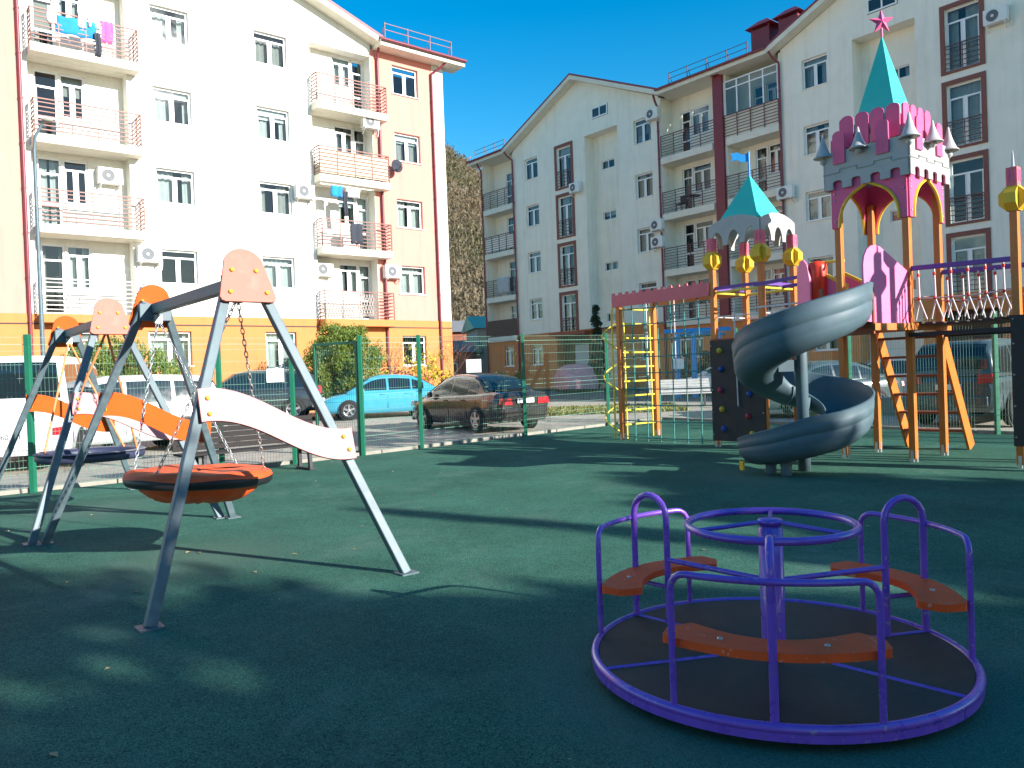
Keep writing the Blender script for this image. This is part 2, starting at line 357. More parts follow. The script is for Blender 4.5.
# ------------------------------------------------------------------ camera, sun, sky
cam_d = bpy.data.cameras.new('camera'); cam = bpy.data.objects.new('camera', cam_d); col.objects.link(cam); scene.camera = cam
f_px, pit, rol = 800., R(-.615), R(2.111)
cam_d.sensor_width = 36; cam_d.lens = 36 * f_px / 1024; cam_d.clip_end = 3000; cam_d.clip_start = .05
right = Vector((1, 0, 0)); upv = Vector((0, -math.sin(pit), math.cos(pit))); fwd = Vector((0, math.cos(pit), math.sin(pit)))
X = right * math.cos(rol) - upv * math.sin(rol); Y = right * math.sin(rol) + upv * math.cos(rol)
cam.matrix_world = Matrix(((X.x, Y.x, -fwd.x, 0), (X.y, Y.y, -fwd.y, 0), (X.z, Y.z, -fwd.z, 1.5), (0, 0, 0, 1)))

SUN_EL = 20.5; sun_az = Vector((math.cos(R(-34)), math.sin(R(-34)), 0))
sd = bpy.data.lights.new('sun', 'SUN'); sd.energy = 5.0; sd.angle = R(.53); sd.color = (1, .955, .90)
so = bpy.data.objects.new('sun', sd); col.objects.link(so)
sdir = sun_az * math.cos(R(SUN_EL)) + Vector((0, 0, math.sin(R(SUN_EL))))
so.rotation_euler = sdir.to_track_quat('Z', 'Y').to_euler()
so.location = (20, -20, 30)
w = bpy.data.worlds.new('World'); scene.world = w; w.use_nodes = True
nt = w.node_tree; bg = nt.nodes['Background']
sk = nt.nodes.new('ShaderNodeTexSky'); sk.sky_type = 'NISHITA'; sk.sun_disc = False
sk.sun_elevation = R(SUN_EL); sk.sun_rotation = math.atan2(sdir.x, sdir.y)
sk.air_density = 1.; sk.dust_density = .15; sk.ozone_density = 3.2; sk.altitude = 0
hs = nt.nodes.new('ShaderNodeHueSaturation'); hs.inputs['Saturation'].default_value = 1.42
nt.links.new(sk.outputs[0], hs.inputs['Color']); wt = nt.nodes.new('ShaderNodeMix'); wt.data_type = 'RGBA'; wt.blend_type = 'MULTIPLY'; wt.inputs['Factor'].default_value = 1; wt.inputs['B'].default_value = (1.15, 1., .85, 1)
nt.links.new(hs.outputs[0], wt.inputs['A']); nt.links.new(wt.outputs['Result'], bg.inputs['Color'])
bg.inputs['Strength'].default_value = .135
vs_ = scene.view_settings; vs_.view_transform = 'Standard'; vs_.look = 'None'; vs_.exposure = 1.02; vs_.gamma = 1
try: vs_.use_curve_mapping = False
except Exception: pass
scene.cycles.max_bounces = 6; scene.cycles.transparent_max_bounces = 12
scene.cycles.use_denoising = True

# ------------------------------------------------------------------ setting
def sheet(name, poly, z, m, sub=None, kind='structure'):
    b = MB(); n = len(poly)
    b.add([(x, y, z + (zg(y) if sub else 0)) for x, y in poly], [tuple(range(n))])
    o = b.build(name, m); o['kind'] = kind; return o
def strip_ground(name, dz, m, x0, x1, y0, y1, kind='structure', step=2.5):
    ys = [y0]
    while ys[-1] < y1: ys.append(min(ys[-1] + step, y1))
    b = MB()
    b.add([(x, y, zg(y) + dz) for y in ys for x in (x0, x1)], [(2 * i, 2 * i + 1, 2 * i + 3, 2 * i + 2) for i in range(len(ys) - 1)])
    o = b.build(name, m); o['kind'] = kind; return o
strip_ground('ground', -.03, 'soil', -900, 900, -400, 1500, step=5)
FA = R(41.5); fd = Vector((math.cos(FA), math.sin(FA), 0))          # left fence run
CRN = Vector((4., 22.1, 0)); rd = Vector((math.cos(R(-50.6)), math.sin(R(-50.6)), 0))
def strip_asph():
    ys = [-30 + 2.5 * i for i in range(38)]
    b = MB(); b.add([(x, y, zg(y) - .015) for y in ys for x in (-60, 70)], [(2 * i, 2 * i + 1, 2 * i + 3, 2 * i + 2) for i in range(len(ys) - 1)])
    o = b.build('parking_lot', 'asphalt'); o['kind'] = 'structure'
strip_asph()
fl = CRN - fd * 32; frr = CRN + rd * 34
b = MB(); mid = CRN
b.add([(fl.x, fl.y, 0), (fl.x + 2, -16, 0), (frr.x, -16, 0), (frr.x, frr.y, 0), (CRN.x, CRN.y, .13), (CRN.x - fd.x * 9, CRN.y - fd.y * 9, .02), ], [(0, 1, 2, 3, 4, 5)])
# flat rubber floor, split so that the far corner follows the slight rise of the court
b = MB()
N_ = 26; rows = []
def edge_l(t): return CRN - fd * t
pts = []; fs = []
ysr = [-16, -8, 0, 4, 8, 12, 15, 17, 19, 20.5, 21.6, 22.1]
for y in ysr:
    xl = CRN.x - (CRN.y - y) * fd.x / fd.y if y > fl.y else fl.x
    xr = CRN.x + (CRN.y - y) * rd.x / -rd.y
    xr = min(xr, frr.x)
    pts += [(xl, y, zg(y)), (xr, y, zg(y))]
for i in range(len(ysr) - 1): fs.append((2 * i, 2 * i + 1, 2 * i + 3, 2 * i + 2))
b.add(pts, fs); o = b.build('rubber_ground', 'rubber'); o['kind'] = 'structure'
# pale edging kerb under the fence
b = MB()
def kerb_run(p, d, n0, n1, off):
    q = Vector((-d.y, d.x, 0)) * off
    t = n0
    while t < n1:
        a = p + d * t + q; c = p + d * min(t + .98, n1) + q
        a = Vector((a.x, a.y, zg(a.y) + .015)); c = Vector((c.x, c.y, zg(c.y) + .015))
        b.bar(a, c, .14, .09); t += 1
kerb_run(CRN, -fd, -.1, 30, -.12); kerb_run(CRN, rd, .1, 30, .12)
o = b.build('kerb', 'kerb', bevel=.01); o['kind'] = 'structure'
# dark road in front of the right block
b = MB(); u_ = rd; v_ = Vector((-rd.y, rd.x, 0))
OR = Vector((3.42, 48.13, 0)); OL = Vector((-12.77, 28.6, 0)); AL = R(39.6); AR = R(-50.6)
def par(name, base, s0, s1, d0, d1, dz, m, kind='structure'):
    b = MB(); n = 14; m_ = 4
    vs = []
    for i in range(n + 1):
        for j in range(m_ + 1):
            p = base + u_ * (s0 + (s1 - s0) * i / n) - v_ * (d0 + (d1 - d0) * j / m_)
            vs.append((p.x, p.y, zg(p.y) + dz))
    fs = [(i * (m_ + 1) + j, (i + 1) * (m_ + 1) + j, (i + 1) * (m_ + 1) + j + 1, i * (m_ + 1) + j + 1) for i in range(n) for j in range(m_)]
    b.add(vs, fs); o = b.build(name, m); o['kind'] = kind; return o
par('road', OR, -14, 45, 2.2, 9.2, -.008, 'road')
par('pavement', OR, -14, 45, .0, 2.1, .06, 'kerb')

# grass strip beyond the black sedan: blades as one mass
b = MB(); g = random.Random(3)
for i in range(5200):
    s = g.uniform(0, 1); x = g.uniform(.7, 5.6); y = g.uniform(25.2, 28.6)
    h = g.uniform(.04, .13); a = g.uniform(0, math.pi); dx, dy = math.cos(a) * .05, math.sin(a) * .05
    b.add([(x - dx, y - dy, zg(y) - .01), (x + dx, y + dy, zg(y) - .01), (x + g.uniform(-.06, .06), y + g.uniform(-.06, .06), zg(y) + h)], [(0, 1, 2)])
tag(b.build('grass', 'grass'), kind='stuff')
sheet('lawn_soil', [(.7, 25.2), (5.6, 25.2), (5.6, 28.6), (.7, 28.6)], .0, mat('lawn_soil', (.16, .15, .05), .95, var=.3), sub=True)

# a few dry leaves blown over the rubber
b = MB(); g = random.Random(17)
for i in range(90):
    x = g.uniform(-6, 9); y = g.uniform(2.2, 16)
    if y < abs(x) * 1.2 or y > 12 + .85 * (x + 7.3): continue
    a = g.uniform(0, 6.28); r = g.uniform(.012, .035); dx, dy = math.cos(a) * r, math.sin(a) * r
    b.add([(x - dx, y - dy, .004), (x + dy * .5, y - dx * .5, .012), (x + dx, y + dy, .006), (x - dy * .5, y + dx * .5, .014)], [(0, 1, 2), (0, 2, 3)])
tag(b.build('fallen_leaves', leaf_mat('dry_leaf', (.30, .20, .08), (.55, .45, .25), .1)), kind='stuff')
# hill behind the two blocks
def hill_h(x, y):
    prof = 72 - .62 * (x + 20) if x > -60 else 96.8 + .1 * (x + 60)
    prof = max(prof, 30)
    t = min(max((y - 105) / 150, 0), 1); t = t * t * (3 - 2 * t) * .35 + t * .65
    return prof * t + 2.5 * math.sin(x * .11 + y * .05) * t + 1.6 * math.sin(x * .31 - y * .17) * t
b = MB(); nx, ny = 90, 44
b.grid(lambda i, j: (-260 + 560 * i / (nx - 1), 95 + 240 * j / (ny - 1), hill_h(-260 + 560 * i / (nx - 1), 95 + 240 * j / (ny - 1)) - 1.), nx, ny)
o = b.build('hill', 'hill'); o['kind'] = 'structure'
b = MB(); g = random.Random(11)
def brush(x, y, k):
    z = hill_h(x, y) - 1.2; h = g.uniform(4, 8) * k
    n = 40; mi_ = 1 if math.sin(x * .21 + 2 * math.sin(y * .05)) + math.sin(y * .13 + x * .07) + g.uniform(-.8, .8) > .7 else 0
    for i in range(n):
        a = g.uniform(0, 6.283); r = g.uniform(.2, 1.) * h * .36; t = g.uniform(.35, 1.05)
        c = Vector((x + math.cos(a) * r, y + math.sin(a) * r, z + h * t * (1 - .25 * (r / (h * .36)) ** 2)))
        q = Vector((g.uniform(-1, 1), g.uniform(-1, 1), g.uniform(-.3, 1.8))).normalized() * h * .13
        s_ = Vector((g.uniform(-1, 1), g.uniform(-.4, .4), g.uniform(-.3, .3))).normalized() * h * .026
        b.add([c - s_, c + s_, c + q], [(0, 1, 2)], mi_)
    b.add([(x - .16, y - .3, z), (x + .16, y - .3, z), (x + .06, y - .3, z + h * .9), (x - .06, y - .3, z + h * .9)], [(0, 1, 2, 3)], 2)
    for k_ in range(3):
        t_, w_ = g.uniform(.3, .7), g.uniform(-.4, .4) * h
        b.add([(x, y - .3, z + h * t_ - .12), (x + w_, y - .35, z + h * (t_ + .33)), (x, y - .3, z + h * t_ + .12)], [(0, 1, 2)], 2)
for i in range(3600):
    y = g.uniform(108, 262); x = g.uniform(-.125 * y, .02 * y)
    brush(x, y, 1)
for i in range(700):
    y = g.uniform(120, 265); x = g.choice((g.uniform(-.5 * y, -.125 * y), g.uniform(.02 * y, .3 * y))); brush(x, y, 1.2)
tag(b.build('bare_woodland', ['woodland', leaf_mat('olive_wood', (.075, .075, .03), (.16, .14, .065), .3), mat('pale_trunk', (.24, .20, .14), .9, var=.2)]), kind='stuff')

# ------------------------------------------------------------------ merry-go-round
mg = thing('merry_go_round', 'purple merry-go-round with three orange seats around a steering ring', 'merry-go-round', (1.246, 3.935, 0))
RM = .893
MB().lathe([(0, .085), (.86, .085), (.865, .098), (.86, .102), (0, .102)], n=72, smooth=False).build('deck', 'deck', mg)
MB().tube(arc(0, 0, RM - .012, 0, 360, 95, .092)[:-1], .021, 10, closed=True).build('rim', 'purple', mg)
b = MB()
b.lathe([(.878, .045), (.897, .045), (.897, .078), (.878, .078), (.878, .045)], n=72, smooth=False); b.build('rim_band', 'purple', mg)
b = MB(); b.lathe([(.0, .0), (.16, .0), (.16, .03), (.09, .05), (.09, .085)], n=28, smooth=False); b.build('bearing', 'black', mg)
b = MB()
for k in range(6):
    a = R(-108 + 60 * k); b.tube([(.3 * math.cos(a), .3 * math.sin(a), .101), (.875 * math.cos(a), .875 * math.sin(a), .101)], .011, 8)
b.build('floor_bars', 'purple', mg)
b = MB(); b.lathe([(.058, .1), (.058, .70), (.052, .705), (.052, .722), (.060, .724), (.060, .742), (.055, .748), (0, .75)], n=28); b.build('centre_pole', 'purple', mg)
b = MB(); b.lathe([(.075, .101), (.075, .112), (.058, .114)], n=28)
for a in range(0, 360, 90): b.lathe([(.008, .112), (.008, .12), (0, .122)], c=(.068 * math.cos(R(a)), .068 * math.sin(R(a)), 0), n=6)
b.build('pole_flange', 'purple', mg)
hr = MB().tube(arc(0, 0, .398, 0, 360, 71, .718)[:-1], .019, 10, closed=True).build('steering_ring', 'purple', mg)
for a in (72, 192, 312):
    ca, sa = math.cos(R(a)), math.sin(R(a))
    MB().tube([(.05 * ca, .05 * sa, .735), (.25 * ca, .25 * sa, .724), (.397 * ca, .397 * sa, .718)], .011, 8).build('ring_spoke', 'purple', hr)
def seat_unit(a0):
    ca, sa = math.cos(R(a0)), math.sin(R(a0)); ta, tb = -sa, ca
    # back rail with end legs
    half = 27; pts = []
    r = .878; zt = .66; rb = .07; da = math.degrees(rb / r)
    p0 = [(r * math.cos(R(a0 - half)), r * math.sin(R(a0 - half)), z) for z in (.10, .3, .5, zt - rb)]
    c1 = [(r * math.cos(R(a0 - half + da * (1 - math.cos(R(t))))), r * math.sin(R(a0 - half + da * (1 - math.cos(R(t))))), zt - rb + rb * math.sin(R(t))) for t in (22, 45, 68, 90)]
    mid_ = [(r * math.cos(R(a)), r * math.sin(R(a)), zt) for a in [a0 - half + da + (2 * half - 2 * da) * i / 14 for i in range(1, 14)]]
    mir = lambda P: [(r * math.cos(2 * R(a0) - math.atan2(y, x)), r * math.sin(2 * R(a0) - math.atan2(y, x)), z) for x, y, z in P][::-1]
    MB().tube(p0 + c1 + mid_ + mir(c1) + mir(p0), .0145, 10).build('back_rail', 'purple', mg)
    # tall radial loop
    ro, ri, zl = .862, .635, .80; rc = (ro + ri) / 2; rr = (ro - ri) / 2
    P = [(ro, z) for z in (.10, .25, .4, .55, zl - rr)] + [(rc + rr * math.cos(R(t)), zl - rr + rr * math.sin(R(t))) for t in range(20, 180, 20)] + [(ri, z) for z in (zl - rr, .55, .4, .25, .10)]
    lp = MB().tube([(q * ca, q * sa, z) for q, z in P], .018, 10).build('grab_loop', 'purple', mg)
    MB().tube([(ri * ca, ri * sa, .452), (.35 * ca, .35 * sa, .446), (.05 * ca, .05 * sa, .44)], .014, 10).build('radial_bar', 'purple', lp)
    MB().tube([(.862 * ca, .862 * sa, .30), (.62 * ca, .62 * sa, .30)], .012, 8).build('seat_bracket', 'purple', lp)
    # curved seat board
    n = 22; half = 35; out = []; inn = []
    for i in range(n + 1):
        t = -1 + 2 * i / n; a = R(a0 + half * t)
        wv = .082 + .032 * abs(t) ** 1.5; e = max(0, (abs(t) - .86) / .14); wv *= math.sqrt(max(0, 1 - e * e)) if e < 1 else .12
        rc = .765 + .02 * math.cos(t * 3)
        out.append(((rc + wv) * math.cos(a), (rc + wv) * math.sin(a))); inn.append(((rc - wv) * math.cos(a), (rc - wv) * math.sin(a)))
    poly = out + inn[::-1]
    st = MB().prism(poly, (0, 0, .345), (1, 0, 0), (0, 1, 0), .035).build('seat', 'seatred', mg, bevel=.014)
    bb = MB()
    for t in (-.45, .45):
        a = R(a0 + half * t)
        bb.lathe([(.012, .379), (.012, .384), (0, .387)], c=(.765 * math.cos(a), .765 * math.sin(a), 0), n=8)
    bb.build('bolt', 'zinc', st)
for a in (-108, 12, 132): seat_unit(a)

# ------------------------------------------------------------------ nest swings
ex_l = Vector((math.cos(R(40)), math.sin(R(40)), 0))
def wave_poly(x0, x1, n=24):
    top = []; bot = []
    for i in range(n + 1):
        t = i / n; x = x0 + (x1 - x0) * t
        s_ = t * t * (3 - 2 * t)
        c = 1.365 - .345 * s_ + .02 * math.sin(t * 2 * math.pi)
        top.append((x, c + .115)); bot.append((x, c - .115))
    return bot + top[::-1]
def chain(bld, a, b_, mi=0):
    a = Vector(a); b_ = Vector(b_); d = b_ - a; n = max(4, int(d.length / .052)); dn = d.normalized()
    s1 = dn.cross(Vector((0, 0, 1))); s1 = s1.normalized() if s1.length > .01 else Vector((1, 0, 0)); s2 = dn.cross(s1)
    for i in range(n):
        c = a + d * ((i + .5) / n); q = s1 if i % 2 else s2
        L_ = d.length / n * .68; r = .013
        ring = [c + dn * (L_ * math.cos(t)) + q * (r * math.sin(t)) for t in [2 * math.pi * k / 8 for k in range(8)]]
        bld.tube(ring, .0042, 5, closed=True, mi=mi)
def swing(name, label, F, Rr, scheme):
    F = Vector((*F, 0)); Rr = Vector((*Rr, 0)); d = Rr - F; L_ = d.length; ang = math.atan2(d.y, d.x) - math.pi / 2
    t = thing(name, label, 'swing', F, ang)
    # local: x across the A frame, y along the beam (0 near .. L far)
    HS = .935; ZT = 2.36; LEAN = .70
    def ly(y, sg, z): return y - sg * LEAN * z / ZT
    yt0, yt1 = ly(0, -1, 2.29), ly(L_, 1, 2.29)
    for (y, sg) in ((0, -1), (L_, 1)):
        ey = Vector((0, -sg * LEAN, ZT)).normalized(); kz = 1 / ey.z
        for sx in (-1, 1):
            lg = MB().bar((sx * HS, y, 0.0), (sx * .085, ly(y, sg, ZT), ZT), .072, .072, up=(0, 1, 0)).build('leg', 'galv', t, bevel=.008)
            MB().box(sx * HS - .075, sx * HS + .075, y - .075, y + .075, .0, .012).build('foot_plate', 'galv', lg)
        o0 = Vector((0, y + sg * .055, 0))
        def plate(name, poly, par, far):
            b = MB(); oo = o0 + (Vector((0, .025, 0)) if sg > 0 else Vector((0, 0, 0)))
            b.prism([(x, z * kz) for x, z in poly], oo, (1, 0, 0), ey, .025, 0 if sg < 0 else 1, 1 if sg < 0 else 0)
            return b.build(name, ['hdpe_orange', 'hdpe_pale' if name == 'head_panel' else 'hdpe_plank'] if sg < 0 else ['hdpe_orange', 'hdpe_orange'], par, bevel=.010)
        poly = [(-.175, 2.12), (.175, 2.12), (.203, 2.13), (.215, 2.155), (.205, 2.20), (.155, 2.40)] + [(.155 * math.cos(R(a)), 2.40 + .135 * math.sin(R(a))) for a in range(15, 180, 15)] + [(-.155, 2.40), (-.205, 2.20), (-.215, 2.155), (-.203, 2.13)]
        def caps(par, lst, r):
            bb = MB()
            for bx, bz in lst:
                q = o0 + Vector((bx, 0, 0)) + ey * (bz * kz) + Vector((0, -.028 if sg < 0 else -.002, 0))
                bb.lathe([(r, 0), (r, .01), (r * .6, .018), (0, .02)], q, n=10, axis='y')
            bb.build('bolt_cap', 'bolt', par)
        hp = plate('head_panel', poly, t, 0); caps(hp, ((-.10, 2.37), (.085, 2.37), (-.135, 2.20), (.145, 2.20)), .017)
        wp = plate('wave_plank', wave_poly(-.47, .65), t, 0); caps(wp, ((-.41, 1.42), (-.41, 1.31), (.57, 1.08), (.60, .98)), .016)
    MB().bar((0, yt0 - .04, 2.29), (0, yt1 + .04, 2.29), .08, .10).build('beam', 'galv', t, bevel=.008)
    for y in (yt0, yt1):
        MB().box(-.15, .15, y - .055, y + .055, 2.17, 2.34).build('joint_bracket', 'galv', t, bevel=.006)
    # nest seat
    yc = L_ / 2; RS = .56; zr = .70; tl = scheme['tilt']
    def P(r, a, dz): return (r * math.cos(a), yc + r * math.sin(a), zr + dz + r * math.cos(a) * tl)
    ns = MB().tube([P(RS, 2 * math.pi * k / 48, 0) for k in range(48)], .056, 12, closed=True).build('nest_ring', scheme['ring'], t)
    if scheme['cloth']:
        b = MB(); rr = [0, .12, .25, .38, .48, .56, .605, .615]; zz = [.07, .072, .076, .08, .084, .074, .045, .02]
        b.grid(lambda i, j: P(rr[i], 2 * math.pi * j / 48, zz[i] + .008 * math.sin(7 * j + i)), len(rr), 49)
        b.build('nest_cover', 'seatorange', ns)
        b = MB(); rr = [.50, .47, .40, .3, .15, 0]; zz = [-.03, -.10, -.155, -.185, -.20, -.205]
        b.grid(lambda i, j: P(rr[i] * (1 + .04 * math.sin(9 * 2 * math.pi * j / 48 + i)), 2 * math.pi * j / 48, zz[i] + .012 * math.sin(11 * j)), len(rr), 49)
        b.build('nest_belly', 'seatorange', ns)
    else:
        b = MB()
        for k in range(-5, 6):
            c = k * .1; h = math.sqrt(max(.01, .54 ** 2 - c * c))
            sag = lambda x, y: -.06 * (1 - (x * x + y * y) / .3)
            b.tube([P2 for P2 in [(c, yc + h * q, zr + sag(c, h * q) + c * tl) for q in (-1, -.5, 0, .5, 1)]], .009, 6)
            b.tube([P2 for P2 in [(h * q, yc + c, zr + sag(h * q, c) + h * q * tl) for q in (-1, -.5, 0, .5, 1)]], .009, 6)
        b.build('nest_net', 'ringgrey', ns)
        b = MB().lathe([(.56, .05), (.59, .066), (.63, .05)], c=(0, yc, zr), n=48); b.build('nest_cover', 'ringgrey', ns)
    for sy in (-1, 1):
        hy = yc + sy * ((yt1 - yt0) / 2 - .12)
        b = MB()
        for a in (35, 145):
            e = P(RS, R(a * sy), .05)
            if scheme['chain'] == 'zinc': chain(b, (0, hy, 2.18), e)
            else: b.tube([(0, hy, 2.18), e], .014, 7)
        b.build('hanging_chain', scheme['chain'], ns)
        MB().bar((0, hy, 2.22), (0, hy, 2.14), .05, .07).build('swivel', 'zinc', t)
swing('nest_swing', 'nearer swing frame, its round orange nest seat hung on chains', (-1.6, 5.59), (-3.96, 8.5), dict(ring='ringblack', cloth=True, chain='zinc', tilt=-.05))
swing('nest_swing', 'farther swing frame, its dark navy ring seat hung on orange ropes', (-4.10, 8.52), (-6.46, 11.43), dict(ring='ringnavy', cloth=False, chain='ropeorange', tilt=.0))

# ------------------------------------------------------------------ castle play structure
# local frame: x along the right block (towards the viewer's right), y away from the viewer
ps = thing('castle_play_structure', 'castle play structure with two teal spires, spiral slide and rope bridge', 'play structure', (5.99, 12.59, 0), R(-50.6))
PW = .10
def post(x, y, h, z0=.0):
    p = MB().box(x - PW / 2, x + PW / 2, y - PW / 2, y + PW / 2, z0 + .05, h).build('post', 'postorange', ps, bevel=.008)
    b = MB().box(x - PW / 2 - .006, x + PW / 2 + .006, y - .022, y + .022, 0, .17)
    b.box(x - .022, x + .022, y - PW / 2 - .006, y + PW / 2 + .006, 0, .17); b.build('post_foot', 'zinc', p)
    return p
H1 = .525
for sx in (-1, 1):
    for sy in (-1, 1): post(sx * H1, sy * H1, 4.1)
# deck with its vestibule
dk = MB(); dk.prism([(-.6, .6), (-.6, -.58), (-.36, -1.42), (.42, -1.42), (.6, -.58), (.6, .6)][::-1], (0, 0, 1.98), (1, 0, 0), (0, 1, 0), .07)
dk.build('platform', 'browntimber', ps, bevel=.008)
b = MB()
b.bar((.62, -.6, 2.0), (.44, -1.44, 2.0), .04, .10); b.bar((-.62, -.6, 2.0), (-.38, -1.44, 2.0), .04, .10); b.bar((.63, -.6, 2.0), (.63, .62, 2.0), .04, .1)
b.build('platform_edge', 'postorange', ps)
# arched pink panels on four sides
def arch_panel(w, z0, z1, spring, apex, half):
    out = [(-w / 2, z0), (-half, z0)]
    prof = []
    n = 12
    for i in range(n + 1):
        t = i / n; a = R(180 - 90 * t)
        x = half * math.cos(a); z = spring + (apex - spring - .05) * math.sin(a)
        z += .05 * max(0, (t - .72) / .28) ** 2
        prof.append((x, z))
    prof += [(-x, z) for x, z in prof[:-1]][::-1]
    return out + prof + [(half, z0), (w / 2, z0), (w / 2, z1), (-w / 2, z1)], prof
poly, prof = arch_panel(1.16, 3.62, 4.42, 3.68, 4.24, .46)
for k in range(4):
    a = R(90 * k); ca, sa = math.cos(a), math.sin(a); X_ = (ca, sa, 0); nrm = Vector((sa, -ca, 0))
    o = nrm * (H1 + .055)
    p = MB().prism(poly, o, X_, (0, 0, 1), .028).build('arch_panel', 'magenta', ps, bevel=.004)
    e = [Vector(X_) * x + Vector((0, 0, z)) + o + nrm * .030 for x, z in [(-.46, 3.62)] + prof + [(.46, 3.62)]]
    b = MB(); b.tube(e, .024, 6, smooth=False); b.build('arch_trim', 'yellow', p)
    b = MB()
    for bx in (-.53, .53):
        for bz in (3.72, 4.05, 4.15):
            q = o + Vector(X_) * bx + Vector((0, 0, bz)) + nrm * .028
            b.lathe([(.016, 0), (.016, .008), (0, .014)], q, n=8, axis='z', mtx=Matrix(((X_[0], 0, nrm.x), (X_[1], 0, nrm.y), (0, 1, 0))).to_4x4())
    b.build('panel_bolts', 'zinc', p)
# grey battlement box
WB = 1.34
def crenel_poly(w, z0, z1, n, tooth, up=0):
    pts = [(-w / 2, z1), (-w / 2, z0)]
    s_ = w / (2 * n + 1)
    for i in range(n):
        x = -w / 2 + s_ * (2 * i + 1)
        pts += [(x, z0), (x, z0 + tooth * .8), (x + s_ * .2, z0 + tooth), (x + s_ * .8, z0 + tooth), (x + s_, z0 + tooth * .8), (x + s_, z0)]
    pts += [(w / 2, z0), (w / 2, z1)]
    if up:
        for i in range(n): 
            x = w / 2 - s_ * (2 * i + 1); pts += [(x, z1), (x, z1 + up), (x - s_, z1 + up), (x - s_, z1)]
    return pts
def rounded(w, h, x=0, z=0):
    return [(x - w / 2, z), (x + w / 2, z), (x + w / 2, z + h - w * .35)] + [(x + w / 2 * math.cos(R(a)), z + h - w * .35 + w * .35 * math.sin(R(a))) for a in range(20, 180, 20)] + [(x - w / 2, z + h - w * .35)]
def cone_cap(name, x, y, z, r, h, parent, m='greyplay'):
    prof = [(0, .02), (r * .98, 0), (r, .012), (r * .78, h * .10), (r * .46, h * .40), (r * .22, h * .72), (r * .09, h * .97), (0, h)]
    return MB().lathe(prof, (x, y, z), n=16).build(name, m, parent)
bt = None
for k in range(4):
    a = R(90 * k); X_ = Vector((math.cos(a), math.sin(a), 0)); nrm = Vector((math.sin(a), -math.cos(a), 0))
    o = nrm * (WB / 2 - .03)
    p = MB().prism(crenel_poly(WB, 4.22, 4.80, 4, .13), o, X_, (0, 0, 1), .03).build('battlement_panel', 'greyplay', ps, bevel=.004)
    # raised line on the wall
    e = []
    for i in range(5):
        x = -WB / 2 + WB * i / 5; dz = .05 if i % 2 else 0
        e += [o + nrm * .034 + X_ * x + Vector((0, 0, 4.47 + dz)), o + nrm * .034 + X_ * (x + WB / 5) + Vector((0, 0, 4.47 + dz))]
    b = MB(); b.tube(e, .012, 4, smooth=False); b.build('moulding', 'greyplay', p)
    for x in (-.40, .28):
        MB().prism(rounded(.19, .50, x, 4.60), o + nrm * .03, X_, (0, 0, 1), .03).build('merlon', 'magenta', p, bevel=.006)
    # little tower block and its cone between the merlons
    c = o + nrm * .10 - X_ * .06
    MB().lathe([(.0, 4.66), (.05, 4.69), (.05, 4.76), (0, 4.76)], (c.x, c.y, 0), n=14).build('turret', 'greyplay', p)
    cone_cap('turret_cone', c.x, c.y, 4.74, .145, .34, p)
    cn = Vector((1, 0, 0)) * 0 + X_ * (-WB / 2) + nrm * (WB / 2)
    MB().lathe([(.0, 4.62), (.05, 4.66), (.05, 4.72), (0, 4.72)], (cn.x, cn.y, 0), n=14).build('corner_turret', 'greyplay', p)
    cone_cap('corner_cone', cn.x, cn.y, 4.74, .15, .38, p)
    # upper crown
    o2 = nrm * .47
    for i in range(4):
        MB().prism(rounded(.20, .50, -.36 + .24 * i, 4.86), o2, X_, (0, 0, 1), .03).build('crown_merlon', 'magenta', ps, bevel=.006)
    MB().prism([(-.48, 4.70), (.48, 4.70), (.48, 5.0), (-.48, 5.0)], o2 - nrm * .034, X_, (0, 0, 1), .03).build('crown_wall', 'greyplay', ps)
# four sided teal spire
b = MB(); hb = .35
b.add([(-hb, -hb, 5.12), (hb, -hb, 5.12), (hb, hb, 5.12), (-hb, hb, 5.12), (0, 0, 6.62)], [(0, 1, 4), (1, 2, 4), (2, 3, 4), (3, 0, 4), (3, 2, 1, 0)])
b.build('spire', 'teal', ps, bevel=.006)
MB().tube([(0, 0, 6.58), (0, 0, 6.72)], .02, 8).build('star_stem', 'magenta', ps)
star = []
for i in range(10):
    r = .20 if i % 2 == 0 else .08; a = R(90 + 36 * i); star.append((r * math.cos(a), r * math.sin(a)))
sdv = Vector((math.cos(R(45)), math.sin(R(45)), 0))
b = MB(); nn = Vector((sdv.y, -sdv.x, 0)); c = Vector((0, 0, 6.82))
ring = [c + sdv * x + Vector((0, 0, z)) for x, z in star]
b.add(ring + [c + nn * .05, c - nn * .05], [(i, (i + 1) % 10, 10) for i in range(10)] + [((i + 1) % 10, i, 11) for i in range(10)])
b.build('star', 'magenta', ps)
# pink wing beside the slide mouth
def wing(x0, y0, x1, y1, name, m, z0=2.0):
    # (x0,y0) at the tower post (low top), (x1,y1) outer end with the rounded high shoulder
    d = Vector((x1 - x0, y1 - y0, 0)); L_ = d.length
    poly = [(0, z0), (L_, z0 + .08)] + [(L_ + .03, 2.72), (L_ + .03, 2.88), (L_, 3.0), (L_ - .06, 3.09), (L_ - .15, 3.15), (L_ - .26, 3.17), (L_ - .36, 3.15), (0, 2.82)]
    return MB().prism(poly, (x0, y0, 0), d, (0, 0, 1), .03).build(name, m, ps, bevel=.005)
wing(H1 + .02, -H1 - .06, .40, -1.58, 'side_wing', 'pink')
# brown frame at the slide mouth
b = MB(); b.prism([(-.38, 1.9), (.44, 1.9), (.44, 2.62), (.36, 2.62), (.33, 2.1), (-.28, 2.1), (-.32, 2.62), (-.38, 2.62)], (0, -1.41, 0), (1, 0, 0), (0, 0, 1), .04)
b.build('slide_frame', 'browntimber', ps, bevel=.004)
